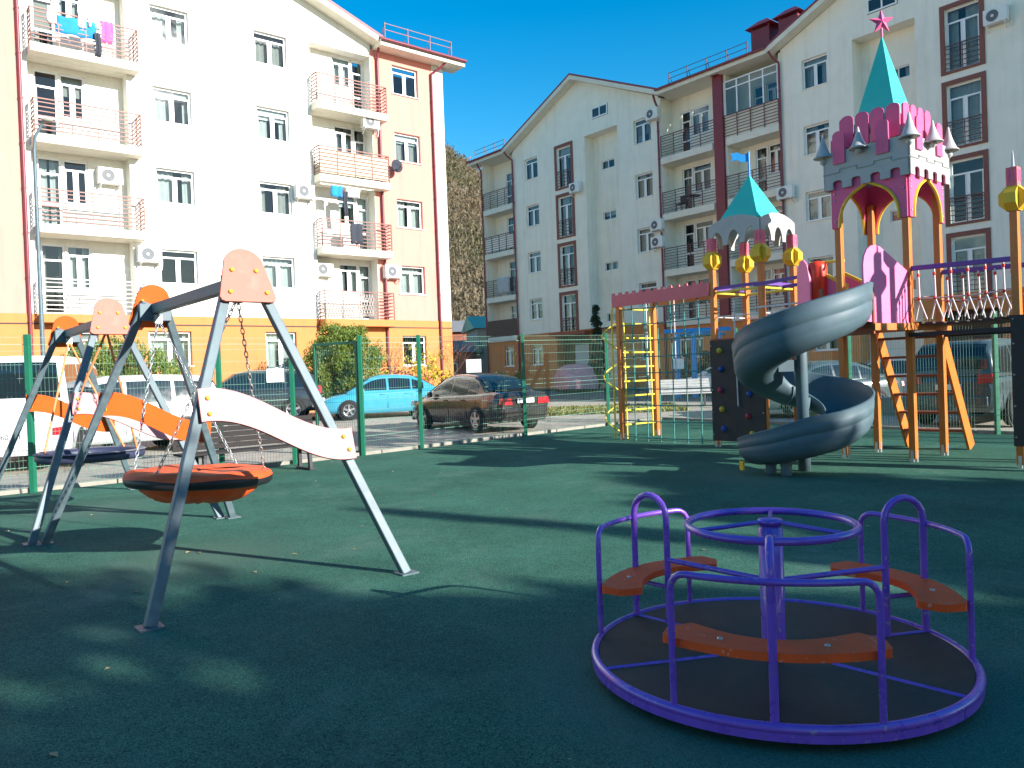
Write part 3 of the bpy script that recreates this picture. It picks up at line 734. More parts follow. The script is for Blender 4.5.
# ---- spiral slide
SC = Vector((-.20, -2.30, 0))
tab = [(0, 2.08), (60, 2.0), (120, 1.76), (190, 1.44), (280, 1.0), (370, .72), (460, .38), (520, .22), (562, .17)]
def zs(q):
    for (a, za), (b_, zb) in zip(tab, tab[1:]):
        if q <= b_: return za + (zb - za) * (q - a) / (b_ - a)
    return tab[-1][1]
sec = [(.340, .50), (.318, .518), (.298, .50), (.288, .32), (.25, .12), (.17, .02), (.05, -.01), (-.08, .0), (-.19, .05), (-.26, .14), (-.285, .22), (-.30, .235), (-.315, .22),
       (-.295, .10), (-.21, .0), (-.09, -.05), (.05, -.06), (.18, -.03), (.27, .05), (.305, .13), (.306, .15), (.314, .165), (.317, .26), (.314, .27), (.316, .29), (.324, .30), (.328, .40), (.324, .41)]
nS = 130; b = MB()
def sl(i, j):
    q = 562 * i / (nS - 1); ph = R(72 - q)
    rc = .60 + .30 * max(0, 1 - q / 55) ** 2
    k = 1.0 if q < 490 else 1 - .35 * (q - 490) / 72
    dr, dz = sec[j % len(sec)]
    r = rc + dr
    dz2 = dz * (1.12 if q < 200 else .98) * (k if dz > .1 else 1)
    return (SC.x + r * math.cos(ph), SC.y + r * math.sin(ph), zs(q) + dz2)
b.grid(sl, nS, len(sec) + 1)
sd_ = b.build('spiral_slide', 'slide', ps)
b = MB()
for i in (66,):   # joint flanges between slide sections
    q = 562 * i / (nS - 1)
    pts = [Vector(sl(i, j)) for j in range(12, len(sec))] + [Vector(sl(i, 0))]
    b.tube(pts, .014, 6)
b.build('joint_flange', 'slide', sd_)
MB().lathe([(.0, 0), (.085, 0), (.085, 1.95), (.07, 2.0), (0, 2.02)], SC, n=20).build('slide_pole', 'slide', sd_)
b = MB()
for q, rr in ((200, .3), (330, .3), (420, .3)):
    ph = R(72 - q); b.bar((SC.x, SC.y, zs(q) + .10), (SC.x + .33 * math.cos(ph), SC.y + .33 * math.sin(ph), zs(q) + .10), .05, .16)
b.build('slide_arm', 'slide', sd_)
b = MB()
for q in (515, 540):
    ph = R(72 - q); x, y = SC.x + .58 * math.cos(ph), SC.y + .58 * math.sin(ph)
    b.lathe([(.06, 0), (.075, .02), (.07, .1), (.09, .2)], (x, y, 0), n=12)
b.build('slide_foot', 'slide', sd_)
q = 553; ph = R(72 - q)
MB().box(-.06, .06, -.012, .012, .06, .19).build('end_reflector', 'yellow', sd_, loc=(SC.x + .93 * math.cos(ph), SC.y + .93 * math.sin(ph), 0), rz=ph + R(90))
# ---- stairs behind the tower
for sx in (-1, 1):
    MB().bar((sx * .50, .55, 2.06), (sx * .50, 1.62, .03), .045, .22, up=(0, 0, 1)).build('stair_stringer', 'postorange', ps, bevel=.006)
for i in range(6):
    t = (i + .6) / 6.5; y = .55 + 1.07 * t; z = 2.06 - 2.03 * t
    MB().box(-.47, .47, y - .11, y + .11, z - .02, z + .02).build('stair_tread', 'browntimber', ps)
# ---- rope bridge to the right hand tower
GX = 1.42
for sy in (-1, 1):
    MB().bar((H1, sy * H1, 2.86), (H1 + GX, sy * H1, 2.82), .045, .07).build('bridge_handrail', 'purpleflat', ps, bevel=.006)
    b = MB()
    b.tube([(H1 + GX * i / 8, sy * (H1 - .03), 2.42 - .03 * math.sin(math.pi * i / 8)) for i in range(9)], .011, 6)
    for i in range(6):
        x = H1 + .13 + .225 * i
        b.tube([(x, sy * (H1 - .03), 2.82), (x + .01, sy * (H1 - .03), 2.36)], .013, 6)
        b.tube([(x + .01, sy * (H1 - .03), 2.38), (x - .07, sy * (H1 - .07), 2.10)], .011, 6); b.tube([(x + .01, sy * (H1 - .03), 2.38), (x + .09, sy * (H1 - .07), 2.10)], .011, 6)
    b.build('bridge_rope', 'ropewhite', ps)
    for i in range(6):
        x = H1 + .13 + .225 * i
        for z in (2.75, 2.40): MB().lathe([(0, -.03), (.022, -.02), (.022, .02), (0, .03)], (x, sy * (H1 - .03), z), n=8).build('rope_ferrule', 'red', ps)
for i in range(9):
    x = H1 + .10 + .155 * i; z = 2.03 - .035 * math.sin(math.pi * (i + .5) / 9)
    MB().box(x - .06, x + .06, -.5, .5, z, z + .045).build('bridge_plank', 'deck', ps, bevel=.006)
b = MB()
for sy in (-1, 1): b.bar((H1, sy * .56, 1.88), (H1 + GX, sy * .56, 1.88), .05, .06)
b.build('bridge_beam', 'iron', ps)
def lantern(x, y, z, parent, s=1.):
    # yellow octagon block with a pink cap
    r = .178 * s
    b = MB(); a = R(45)
    X_ = Vector((1, 0, 0)); 
    prof = [(r * math.cos(R(22.5 + 45 * k)), r * math.sin(R(22.5 + 45 * k))) for k in range(8)]
    d1 = Vector((1, 0, 0)); 
    b.prism(prof, (x - .0, y + .075, z), (1, 0, 0), (0, 0, 1), .15); b.build('octagon_block', 'yellow', parent, bevel=.006)
    b = MB(); b.prism(prof, (x - .075, y, z), (0, 1, 0), (0, 0, 1), .15); b.build('octagon_block', 'yellow', parent, bevel=.006)
    MB().box(x - .07, x + .07, y - .07, y + .07, z + r - .02, z + r + .24).build('lantern_cap', 'pinkbeam', parent, bevel=.01)
    b = MB()
    for dx, dy in ((0, -1), (1, 0), (0, 1), (-1, 0)):
        for sh in (-.035, .035):
            cx, cy = x + dx * .072 + abs(dy) * sh, y + dy * .072 + abs(dx) * sh
            b.box(cx - .004 - abs(dy) * .008, cx + .004 + abs(dy) * .008, cy - .004 - abs(dx) * .008, cy + .004 + abs(dx) * .008, z + r + .05, z + r + .20)
    b.build('cap_slot', 'magenta', parent)
for sx in (0, 1):
    for sy in (-1, 1):
        x, y = H1 + GX + sx * 1.05, sy * H1
        post(x, y, 3.55); lantern(x, y, 3.62, ps)
        MB().lathe([(.05, 4.0), (.05, 4.04), (.02, 4.06), (.012, 4.22), (0, 4.28)], (x, y, 0), n=10).build('finial', 'greyplay', ps)
MB().box(H1 + GX - .06, H1 + GX + 1.11, -H1 - .06, H1 + .06, 1.98, 2.05).build('platform', 'browntimber', ps, bevel=.008)
def climb_panel(x0, x1, y, z0, z1, holds, seams=()):
    p = MB().prism([(x0, z0), (x1, z0), (x1, z1), (x0, z1)], (0, y, 0), (1, 0, 0), (0, 0, 1), .025).build('climbing_wall', 'climb', ps, bevel=.004)
    for i, (hx, hz, c) in enumerate(holds):
        g = random.Random(i + int(hx * 100)); n = 9
        prof = [(.062 * g.uniform(.85, 1.1), 0), (.058, .025), (.035, .055), (0, .062)]
        b = MB(); b.lathe(prof, (hx, y - .025, hz), n=n, axis='y'); b.build('climbing_hold', c, p)
    b = MB()
    for z in [z0 + .12 + .42 * k for k in range(int((z1 - z0) / .42) + 1)]:
        for x in (x0 + .03, x1 - .03): b.lathe([(.014, 0), (.014, .008), (0, .014)], (x, y - .025, min(z, z1 - .05)), n=8, axis='y')
    b.build('bolt', 'zinc', p)
climb_panel(H1 + GX - .06, H1 + GX + 1.11, -H1 - .055, .30, 2.06, [(H1 + GX + .3, .7, 'holdyellow'), (H1 + GX + .6, 1.0, 'holdblue'), (H1 + GX + .35, 1.4, 'holdred'), (H1 + GX + .8, 1.7, 'holdyellow')])
# ---- second tower
T2 = Vector((-2.84, .56))
for sx in (-1, 1):
    for sy in (-1, 1):
        x, y = T2.x + sx * H1, T2.y + sy * H1
        post(x, y, 3.45); lantern(x, y, 3.53, ps)
MB().box(T2.x - .58, T2.x + .58, T2.y - .58, T2.y + .58, 1.98, 2.05).build('platform', 'browntimber', ps, bevel=.008)
# scalloped grey skirt
for k in range(4):
    a = R(90 * k); X_ = Vector((math.cos(a), math.sin(a), 0)); nrm = Vector((math.sin(a), -math.cos(a), 0)); o = Vector((T2.x, T2.y, 0)) + nrm * .545
    W_ = 1.10; n = 3; sw = W_ / n; pts = [(-W_ / 2, 3.78)]
    for i in range(n):
        c = -W_ / 2 + sw * (i + .5)
        pts += [(c - sw * .36, 3.78)] + [(c + sw * .36 * math.cos(R(t)), 3.78 + .26 * math.sin(R(t))) for t in range(160, 0, -20)] + [(c + sw * .36, 3.78)]
    pts += [(W_ / 2, 3.78), (W_ / 2, 4.16)] + [(x, 4.16 + .14 * (1 - (x / .55) ** 2)) for x in (.4, .2, 0, -.2, -.4)] + [(-W_ / 2, 4.16)]
    MB().prism(pts, o, X_, (0, 0, 1), .028).build('scalloped_panel', 'greyplay', ps, bevel=.004)
b = MB(); hb = .44; c = T2
b.add([(c.x - hb, c.y - hb, 4.22), (c.x + hb, c.y - hb, 4.22), (c.x + hb, c.y + hb, 4.22), (c.x - hb, c.y + hb, 4.22), (c.x, c.y, 5.13)], [(0, 1, 4), (1, 2, 4), (2, 3, 4), (3, 0, 4), (3, 2, 1, 0)])
b.build('spire', 'teal', ps, bevel=.006)
fp = MB().tube([(c.x, c.y, 5.08), (c.x, c.y, 5.55)], .022, 8).build('flag_pole', 'bluepaint', ps)
dv = Vector((-.78, -.62, 0)); o = Vector((c.x, c.y, 0))
MB().prism([(0, 5.38), (.12, 5.36), (.22, 5.42), (.32, 5.40), (.29, 5.47), (.33, 5.54), (.2, 5.56), (.1, 5.5), (0, 5.54)], o, dv, (0, 0, 1), .015).build('flag', 'bluepaint', fp)
# rails of the second tower
for (xa, ya, xb, yb, m) in ((-1, -1, 1, -1, 'yellowtube'), (1, -1, 1, 1, 'yellowtube'), (-1, 1, 1, 1, 'yellowtube'), (-1, -1, -1, 1, 'yellowtube')):
    A_ = (T2.x + xa * H1, T2.y + ya * H1); B_ = (T2.x + xb * H1, T2.y + yb * H1)
    MB().tube([(*A_, 2.92), (*B_, 2.92)], .022, 8).build('guard_rail', m, ps)
    if (xa, ya) in ((1, -1), (-1, -1)): MB().bar((*A_, 3.0), (*B_, 3.0), .03, .06).build('guard_board', 'purpleflat', ps)
    MB().tube([(*A_, 2.46), (*B_, 2.46)], .012, 6).build('guard_rope', 'ropewhite', ps)
holds = [(-.36, 1.82, 'holdyellow'), (-.34, 1.47, 'holdblue'), (-.36, 1.08, 'holdred'), (-.34, .72, 'holdyellow'), (-.32, .35, 'holdblue'), (.20, 1.38, 'holdyellow'), (.26, 1.00, 'holdblue'), (.22, .60, 'holdred'), (.30, .28, 'holdyellow')]
climb_panel(T2.x - .58, T2.x + .56, T2.y - H1 - .055, .12, 2.02, [(T2.x + a, z, c) for a, z, c in holds])
MB().tube([(T2.x + .02, T2.y - H1 - .12, 2.75), (T2.x + .0, T2.y - H1 - .10, 2.05), (T2.x + .03, T2.y - H1 - .11, .78)], .014, 7).build('climbing_rope', 'ropewhite', ps)
# walkway with sloping purple sides between the towers
wx0, wx1 = T2.x + H1, -H1
MB().bar((wx0, .26, 2.0), (wx1, .26, 2.0), .9, .06).build('walkway', 'browntimber', ps)
for y in (-.20, .72):
    p = MB().prism([(-1.22, 2.06), (wx1 - .05, 2.06), (wx1 - .05, 2.72), (-1.10, 3.05), (-1.22, 3.05)], (0, y, 0), (1, 0, 0), (0, 0, 1), .028).build('walkway_side', 'magenta', ps, bevel=.004)
    b = MB(); b.bar((wx1 - .05, y - .02, 2.75), (-1.15, y - .02, 3.08), .05, .05); b.bar((wx1 - .07, y - .02, 2.75), (wx1 - .07, y - .02, 2.06), .05, .05, up=(0, 1, 0)); b.build('side_trim', 'yellow', p)
    MB().bar((wx0, y, 2.95), (-1.2, y, 3.0), .03, .06).build('guard_board', 'purpleflat', ps); MB().bar((wx0, y, 2.55), (-1.2, y, 2.55), .03, .03).build('guard_rope', 'ropewhite', ps)
MB().tube([(wx1 - .1, -.2, 3.16), (-1.2, -.25, 3.18)], .022, 8).build('guard_rail', 'yellowtube', ps)
cx, cy = -1.12, -.24
MB().lathe([(.0, 2.42), (.15, 2.42), (.15, 3.10), (.13, 3.18), (0, 3.21)], (cx + .05, cy, 0), n=24).build('red_drum', 'red', ps)
MB().prism([(0, 2.35), (.36, 2.35), (.36, 2.9), (.30, 3.14), (.2, 3.24), (.1, 3.22), (.02, 3.0)], (cx - .30, cy - .02, 0), (.9, -.42, 0), (0, 0, 1), .03).build('side_wing', 'pink', ps, bevel=.005)
MB().box(cx - .2, cx + .25, cy - .12, cy + .12, 2.02, 2.41).build('drum_base', 'slide', ps, bevel=.02)
# ---- climbing frame with beam, net, ladder and helix
bx0, bx1 = T2.x - H1 - 2.44, T2.x - H1 - .05
yb0 = T2.y - H1; yb1 = yb0 + 1.12
for y in (yb0, yb1): post(bx0, y, 3.05)
n = 13; s_ = (bx1 - bx0 + .12) / n; poly = [(bx0 - .12, 2.87), (bx1, 2.87)]
for i in range(n):
    x = bx1 - s_ * i; poly += [(x, 3.12), (x - s_ * .55, 3.12), (x - s_ * .6, 3.17), (x - s_ * .95, 3.17)]
poly += [(bx0 - .12, 3.12)]
MB().prism(poly, (0, yb0 - .05, 0), (1, 0, 0), (0, 0, 1), .03).build('battlement_beam', 'pinkbeam', ps, bevel=.005)
MB().bar((bx0, yb1, 2.98), (bx1 + .1, yb1, 2.98), .05, .14).build('top_beam', 'postorange', ps)
b = MB()
for i in range(8):
    x = bx0 + .02 + (bx1 - bx0) * i / 7.; b.tube([(x, yb0, 2.9), (x + .01, yb0 + .02, 1.5), (x, yb0, .03)], .013, 5, mi=0)
for k in range(9):
    z = .12 + .335 * k; b.tube([(bx0, yb0, z), ((bx0 + bx1) / 2, yb0 + .015, z - .015), (bx1 + .05, yb0, z)], .012, 5, mi=0)
b.build('climbing_net', 'netgreen', ps)
b = MB()
for x in (bx0 + .72, bx0 + 1.45): b.tube([(x, yb0 + .05, 2.9), (x, yb0 + .05, 1.3)], .012, 6)
b.build('hanging_rope', 'ropewhite', ps)
b = MB()
for y in (yb0 + .14, yb1 - .14): b.tube([(bx0, y, 2.9), (bx0, y, .05)], .018, 8)
b.build('ladder_side', 'yellowtube', ps)
for k in range(9):
    z = .35 + .31 * k; MB().tube([(bx0, yb0 + .05, z), (bx0, yb1 - .05, z)], .02, 8).build('ladder_rung', 'yellowtube', ps)
hx, hy = bx0 - .42, yb0 + .22
b = MB(); b.tube([(bx0, hy, 2.92), (hx + .12, hy, 2.92), (hx + .03, hy, 2.88), (hx, hy, 2.8), (hx, hy, .02)], .02, 8); b.build('helix_pole', 'yellowtube', ps)
b = MB(); b.tube([(hx + .21 * math.cos(R(a * 1.0)), hy + .21 * math.sin(R(a)), 2.85 - 2.7 * a / 1080) for a in range(0, 1081, 18)], .017, 8); b.build('climbing_helix', 'yellowtube', ps)

# ------------------------------------------------------------------ buildings
wr = random.Random(21)
def window(parent, x0, x1, z0, z1, y=.12, style='two', sill=True, frame='pvc', curtain=None, fw=.065, transom=.77):
    """one window: frame > pane, sill, curtain (local facade coordinates, -y is outwards)"""
    b = MB(); d = .07
    b.box(x0, x0 + fw, y, y + d, z0, z1); b.box(x1 - fw, x1, y, y + d, z0, z1)
    b.box(x0 + fw, x1 - fw, y, y + d, z0, z0 + fw); b.box(x0 + fw, x1 - fw, y, y + d, z1 - fw, z1)
    zt = z0 + (z1 - z0) * transom
    if style in ('two', 'three', 'door'):
        xs = {'two': [(x0 + x1) / 2], 'three': [x0 + (x1 - x0) * .34, x0 + (x1 - x0) * .67], 'door': []}[style]
        for x in xs: b.box(x - fw * .75, x + fw * .75, y + .004, y + d - .004, z0 + fw, z1 - fw if style != 'two' else zt)
        b.box(x0 + fw, x1 - fw, y + .002, y + d - .002, zt - fw * .5, zt + fw * .5)
        edges = [x0 + fw] + xs + [x1 - fw]
        for a, c in zip(edges, edges[1:]):   # sash frames
            i = .05 if a != x0 + fw else .0; j = .05 if c != x1 - fw else 0
            b.box(a + i, a + i + .035, y - .012, y, z0 + fw, zt - fw * .5); b.box(c - j - .035, c - j, y - .012, y, z0 + fw, zt - fw * .5)
        if style == 'door': b.box(x0 + fw, x1 - fw, y + .003, y + d - .003, z0 + .75, z0 + .83)
    elif style == 'grid':
        n = max(2, round((x1 - x0) / .7))
        for i in range(1, n):
            x = x0 + (x1 - x0) * i / n; b.box(x - fw / 2, x + fw / 2, y + .004, y + d - .004, z0 + fw, z1 - fw)
    fr = b.build('window', frame, parent)
    MB().add([(x0 + fw, y + .035, z0 + fw), (x1 - fw, y + .035, z0 + fw), (x1 - fw, y + .035, z1 - fw), (x0 + fw, y + .035, z1 - fw)], [(0, 1, 2, 3)]).build('pane', 'pane', fr)
    if sill: MB().box(x0 - .05, x1 + .05, -.055, y, z0 - .035, z0 - .002).build('sill', 'pvc', fr)
    if wr.random() < .22:
        zz = z1 - (z1 - z0) * wr.uniform(.25, .65)
        MB().add([(x0 + .05, y + .13, zz), (x1 - .05, y + .13, zz), (x1 - .05, y + .13, z1), (x0 + .05, y + .13, z1)], [(0, 1, 2, 3)]).build('blind', wr.choice(('curtain', 'acwhite', 'curtain2')), fr)
    k = wr.random() if curtain is None else curtain
    if k < .8:
        b = MB(); yc = y + .22; m = 'curtain' if wr.random() < .72 else 'curtain2'
        wl = wr.uniform(.25, .55) * (x1 - x0); wrr = wr.uniform(.15, .5) * (x1 - x0)
        for a, c in (((x0, x0 + wl), (x1 - wrr, x1)) if k < .55 else ((x0, x1),)):
            n = max(6, int((c - a) / .05))
            b.grid(lambda i, j: (a + (c - a) * i / n, yc + .03 * math.sin(i * 1.7) + .01 * j, z0 - .05 + (z1 - z0 + .1) * j), n + 1, 2, smooth=True)
        b.build('curtain', m, fr)
    return fr
def railing(parent, x0, x1, yf, yb, z, m, n_h=7, h=1.08, name='railing', posts=5, wire=.016):
    b = MB(); P = [(x0, yb), (x0, yf), (x1, yf), (x1, yb)]
    segs = list(zip(P, P[1:])) if abs(yf - yb) > .05 else [((x0, yf), (x1, yf))]
    for (a, c) in segs:
        b.bar((*a, z + h), (*c, z + h), .045, .04)
        for k in range(n_h):
            zz = z + .14 + (h - .26) * k / (n_h - 1); b.bar((*a, zz), (*c, zz), wire * 2, wire * 2)
        L_ = math.hypot(c[0] - a[0], c[1] - a[1]); n = max(1, round(L_ / .78))
        for k in range(n + 1):
            t = k / n; x, y = a[0] + (c[0] - a[0]) * t, a[1] + (c[1] - a[1]) * t; b.bar((x, y, z), (x, y, z + h), .03, .03)
    return b.build(name, m, parent)
def pipe(parent, x, z0, z1, m, y=-.10, r=.055, top=None):
    pts = [(x, y, z0), (x, y, z1 - .5)]
    if top: pts += [(x, y, z1 - .3), (x + top[0] * .6, y + top[1] * .6, z1 - .05), (x + top[0], y + top[1], z1 + .22)]
    else: pts += [(x, y, z1)]
    b = MB().tube(pts, r, 8)
    zc = z0 + .5
    while zc < z1 - .6:
        b.lathe([(r + .012, -.03), (r + .012, .03)], (x, y, zc), n=8); b.box(x - .012, x + .012, y, -.0, zc - .015, zc + .015); zc += 1.46
    return b.build('downpipe', m, parent)
FL = [4.10, 7.03, 9.96, 12.90]          # floor levels above the shop-height plinth
HEAD = [f + 2.42 for f in FL]; SILL = [f + 1.17 for f in FL]
# proto air conditioner
def make_ac():
    t = thing('air_conditioner', 'x', 'air conditioner', (0, 0, 0), 0, 'outdoor air conditioner units on the house walls')
    MB().box(-.40, .40, -.34, -.06, -.28, .28).build('casing', 'acwhite', t, bevel=.02)
    b = MB(); b.lathe([(.235, 0), (.235, .012), (.215, .016), (.21, 0)], (-.08, -.34, 0), n=24, axis='y'); b.lathe([(0, .004), (.21, .004)], (-.08, -.34, 0), n=24, axis='y', mi=1, smooth=False)
    for k in range(4): b.lathe([(.05 * k + .045, .006), (.05 * k + .049, .010), (.05 * k + .053, .006)], (-.08, -.34, 0), n=20, axis='y', mi=1)
    b.lathe([(0, .02), (.05, .018), (.055, .006)], (-.08, -.34, 0), n=14, axis='y')
    b.build('fan_grille', ['acwhite', 'acdark'], t)
    b = MB()
    for x in (-.3, .3): b.box(x - .02, x + .02, -.36, 0, -.33, -.285); b.bar((x, -.02, -.5), (x, -.3, -.32), .03, .02)
    b.tube([(.40, -.15, -.1), (.46, -.12, -.12), (.48, -.05, -.3), (.46, -.02, -.5)], .018, 6)
    b.box(-.3, .3, -.06, -.02, -.315, -.29); b.build('bracket', 'acwhite', t)
    return t
AC = make_ac(); ac_used = [False]
def ac(O, A, s, z, label, y=0., sc=1.):
    p = O + Vector((math.cos(A), math.sin(A), 0)) * s + Vector((-math.sin(A), math.cos(A), 0)) * y + Vector((0, 0, z))
    if not ac_used[0]:
        AC.location = p; AC.rotation_euler = (0, 0, A); AC['label'] = label; ac_used[0] = True; return AC
    return dup(AC, p, A, label)

# ---------------- left block
lb = thing('apartment_block', 'sunlit white and salmon apartment block with terracotta balcony rails', 'apartment block', OL, AL)
XA0, XA1, XD0, XD1 = -3.55, -.52, 6.50, 9.30
RD = .55
holesB = [(.33, 1.70), (4.17, 5.52)]
h = [(XA0, XA1, FL[0], 15.45, RD), (XD0, XD1, FL[0], 15.40, RD)]
for k in range(4):
    for a, c in holesB: h.append((a, c, SILL[k], HEAD[k]))
w_ = MB().wall(-3.75, 9.33, 4.1, 15.95, h)
ap = 15.95 + .36 * 6.55
w_.add([(-3.75, 0, 15.95), (9.33, 0, 15.95), (2.8, 0, ap)], [(0, 1, 2)])
w_.box(12.47, 13.08, -.02, 11.9, 4.1, 15.75)          # white corner strip and end wall
w_.build('wall', 'white_wall', lb)
hs_ = [(10.40, 11.73, SILL[k], HEAD[k]) for k in range(4)]
MB().wall(9.33, 12.47, 4.1, 15.75, hs_, y=.004).build('salmon_wall', 'salmon', lb)
hs2 = [(-6.9, -5.5, SILL[k], HEAD[k]) for k in range(4)]
MB().wall(-13, -3.75, 4.1, 15.75, hs2, y=.004).build('salmon_wall', 'salmon', lb)
# floor plinth
pw = [(-2.75, -1.75, 2.3, 3.52), (-.14, 1.35, 2.3, 3.55), (4.17, 5.45, 2.1, 3.55), (7.07, 8.42, 2.1, 3.52), (10.4, 11.65, 2.1, 3.42), (-6.9, -5.5, 2.1, 3.5), (-1.45, -.5, .3, 3.0)]
MB().wall(-13, 13.08, 0, 4.1, pw, y=-.03).box(12.9, 13.06, .0, 11.9, 0, 4.09).build('plinth', 'ochre', lb)
MB().bar((-13, -.05, 3.78), (13.1, -.05, 3.78), .035, .035).build('service_cable', 'iron', lb)
for a, c, z0, z1 in pw[:6]: window(lb, a, c, z0, z1, y=.09)
dr = MB().box(-1.45, -.5, .12, .18, .3, 3.0).build('door', 'browntimber', lb); MB().lathe([(.02, 0), (.02, .05), (0, .05)], (-.62, .12, 1.4), n=8, axis='y').build('handle', 'zinc', dr)
# back walls of the balcony recesses
for x0, x1, ops in ((XA0, XA1, lambda k: [(-3.30, -2.56, FL[k] + .06, HEAD[k]), (-2.52, -1.74, SILL[k] - .25, HEAD[k])]),
                    (XD0, XD1, lambda k: [(7.78, 8.68, SILL[k], HEAD[k]), (8.70, 9.27, FL[k] + .06, HEAD[k])])):
    hh = []
    for k in range(4): hh += ops(k)
    MB().wall(x0, x1, FL[0], 15.5, hh, y=RD, depth=.14).build('wall', 'white_wall', lb)
    for k in range(4):
        for (a, c, z0, z1) in ops(k):
            window(lb, a, c, z0, z1, y=RD + .06, style='door' if z1 - z0 > 2 else 'two', sill=False)
for k in range(4):
    for a, c in holesB: window(lb, a, c, SILL[k], HEAD[k])
    window(lb, 10.40, 11.73, SILL[k], HEAD[k]); window(lb, -6.9, -5.5, SILL[k], HEAD[k])
for k in range(4):
    for x0, x1 in ((XA0 + .02, XA1 + .32), (XD0 - .02, 9.78)):
        mslab = 'slab' if k else 'ochre'
        MB().box(x0, x1, -.55, -.002, FL[k] - .32, FL[k] - .03).build('balcony_slab', mslab, lb, bevel=.01)
        if k: MB().box((XA0 if x0 < 0 else XD0) + .004, (XA1 if x0 < 0 else XD1) - .004, 0.002, RD - .004, FL[k] - .32, FL[k] - .034).build('recess_floor', 'slab', lb)
    railing(lb, XA0 + .06, XA1 + .28, -.51, -.03, FL[k] - .03, 'railred' if k else 'railwhite', h=1.14)
    railing(lb, XD0 + .02, 9.74, -.51, -.03, FL[k] - .03, 'railred', h=1.14)
# lace-like lattice on the lowest right balcony, solid sheet on another
b = MB()
for i in range(17):
    x = XD0 + .1 + .13 * i; b.tube([(x + .05 * math.cos(t * .9), -.535, FL[0] + .1 + .1 * t) for t in range(10)], .011, 4)
    b.tube([(x - .05 * math.cos(t * .9), -.537, FL[0] + .1 + .1 * t) for t in range(10)], .011, 4)
b.build('lattice_screen', 'railwhite', lb)
MB().box(XD0 + .05, 9.7, -.49, -.47, FL[2] + .05, FL[2] + 1.02).build('balcony_sheet', mat('balcony_sheet', (.70, .60, .42), .7, var=.08), lb)
# eaves and roofs
def gable_roof(parent, x0, x1, z_e, z_a, yf, yb, m='roof', fm='slab'):
    xc = (x0 + x1) / 2; th = .10
    for sx, xa, xb in ((-1, x0, xc), (1, x1, xc)):
        b = MB()
        vs = [(x, y, z + dz) for y in (yf, yb) for (x, z) in ((xa, z_e + .125), (xb, z_a + .125)) for dz in (0, th)]
        b.add(vs, [(0, 1, 3, 2), (4, 6, 7, 5), (0, 4, 5, 1), (2, 3, 7, 6), (1, 5, 7, 3), (0, 2, 6, 4)])
        b.build('roof', m, parent)
        f = MB()
        # white verge board and soffit under the overhang
        f.add([(xa, yf + .02, z_e + .12), (xb, yf + .02, z_a + .12), (xb, yf + .02, z_a - .12), (xa, yf + .02, z_e - .12)], [(0, 1, 2, 3)])
        f.add([(xa, yf + .02, z_e - .12), (xb, yf + .02, z_a - .12), (xb, .0, z_a - .12), (xa, .0, z_e - .12)], [(0, 1, 2, 3)])
        f.build('verge_board', fm, parent)
def eave_roof(parent, x0, x1, z, yf, depth, rise, fm='slab', up_gutter=True):
    b = MB()
    b.add([(x0, yf, z + .16), (x1, yf, z + .16), (x1, yf + depth, z + .16 + rise), (x0, yf + depth, z + .16 + rise)], [(0, 1, 2, 3)])
    b.add([(x0, yf, z + .10), (x1, yf, z + .10), (x1, yf, z + .16), (x0, yf, z + .16)], [(0, 1, 2, 3)])
    b.add([(x0, yf, z + .1), (x0, yf, z + .16), (x0, yf + depth, z + .16 + rise), (x0, yf + depth, z + .1 + rise)], [(0, 1, 2, 3)])
    b.add([(x1, yf, z + .1), (x1, yf, z + .16), (x1, yf + depth, z + .16 + rise), (x1, yf + depth, z + .1 + rise)], [(0, 1, 2, 3)])
    r_ = b.build('roof', 'roof', parent)
    MB().box(x0 + .02, x1 - .02, yf + .04, .0 + .3, z - .16, z + .098).build('eave_board', fm, parent)
    MB().tube([(x0, yf - .05, z + .07), (x1, yf - .05, z + .07)], .065, 8).build('gutter', 'burgpipe', r_)
    return r_
def guard(parent, x0, x1, z, y, m):
    b = MB(); n = max(2, round((x1 - x0) / 1.1))
    for dz in (.35, .62): b.bar((x0, y, z + dz), (x1, y, z + dz), .025, .025)
    for k in range(n + 1):
        x = x0 + (x1 - x0) * k / n
        b.bar((x, y, z - .1), (x, y, z + .66), .03, .03); b.bar((x, y + .35, z + .05), (x, y + .02, z + .62), .022, .022)
    return b.build('roof_guard', m, parent)
gable_roof(lb, -3.75 - .35, 9.33 + .32, 15.95, ap + .1, -.62, 8)
eave_roof(lb, 9.45, 13.9, 15.9, -.75, 6.5, 2.4); eave_roof(lb, -13, -3.9, 15.9, -.75, 6.5, 2.4)
guard(lb, 9.9, 13.4, 16.25, -.35, 'railred')
MB().box(-13, 12.4, 11.7, 11.9, 0, 15.8).build('rear_wall', 'white_wall', lb)
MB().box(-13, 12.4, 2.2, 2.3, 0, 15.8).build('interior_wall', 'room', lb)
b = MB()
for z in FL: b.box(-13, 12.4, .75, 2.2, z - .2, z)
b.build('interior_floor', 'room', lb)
pipe(lb, 9.62, .4, 15.7, 'burgpipe', top=(-.08, -.3)); pipe(lb, 12.42, .4, 15.6, 'burgpipe', top=(.5, -.5)); pipe(lb, -3.78, .4, 15.7, 'burgpipe', top=(0, -.4))
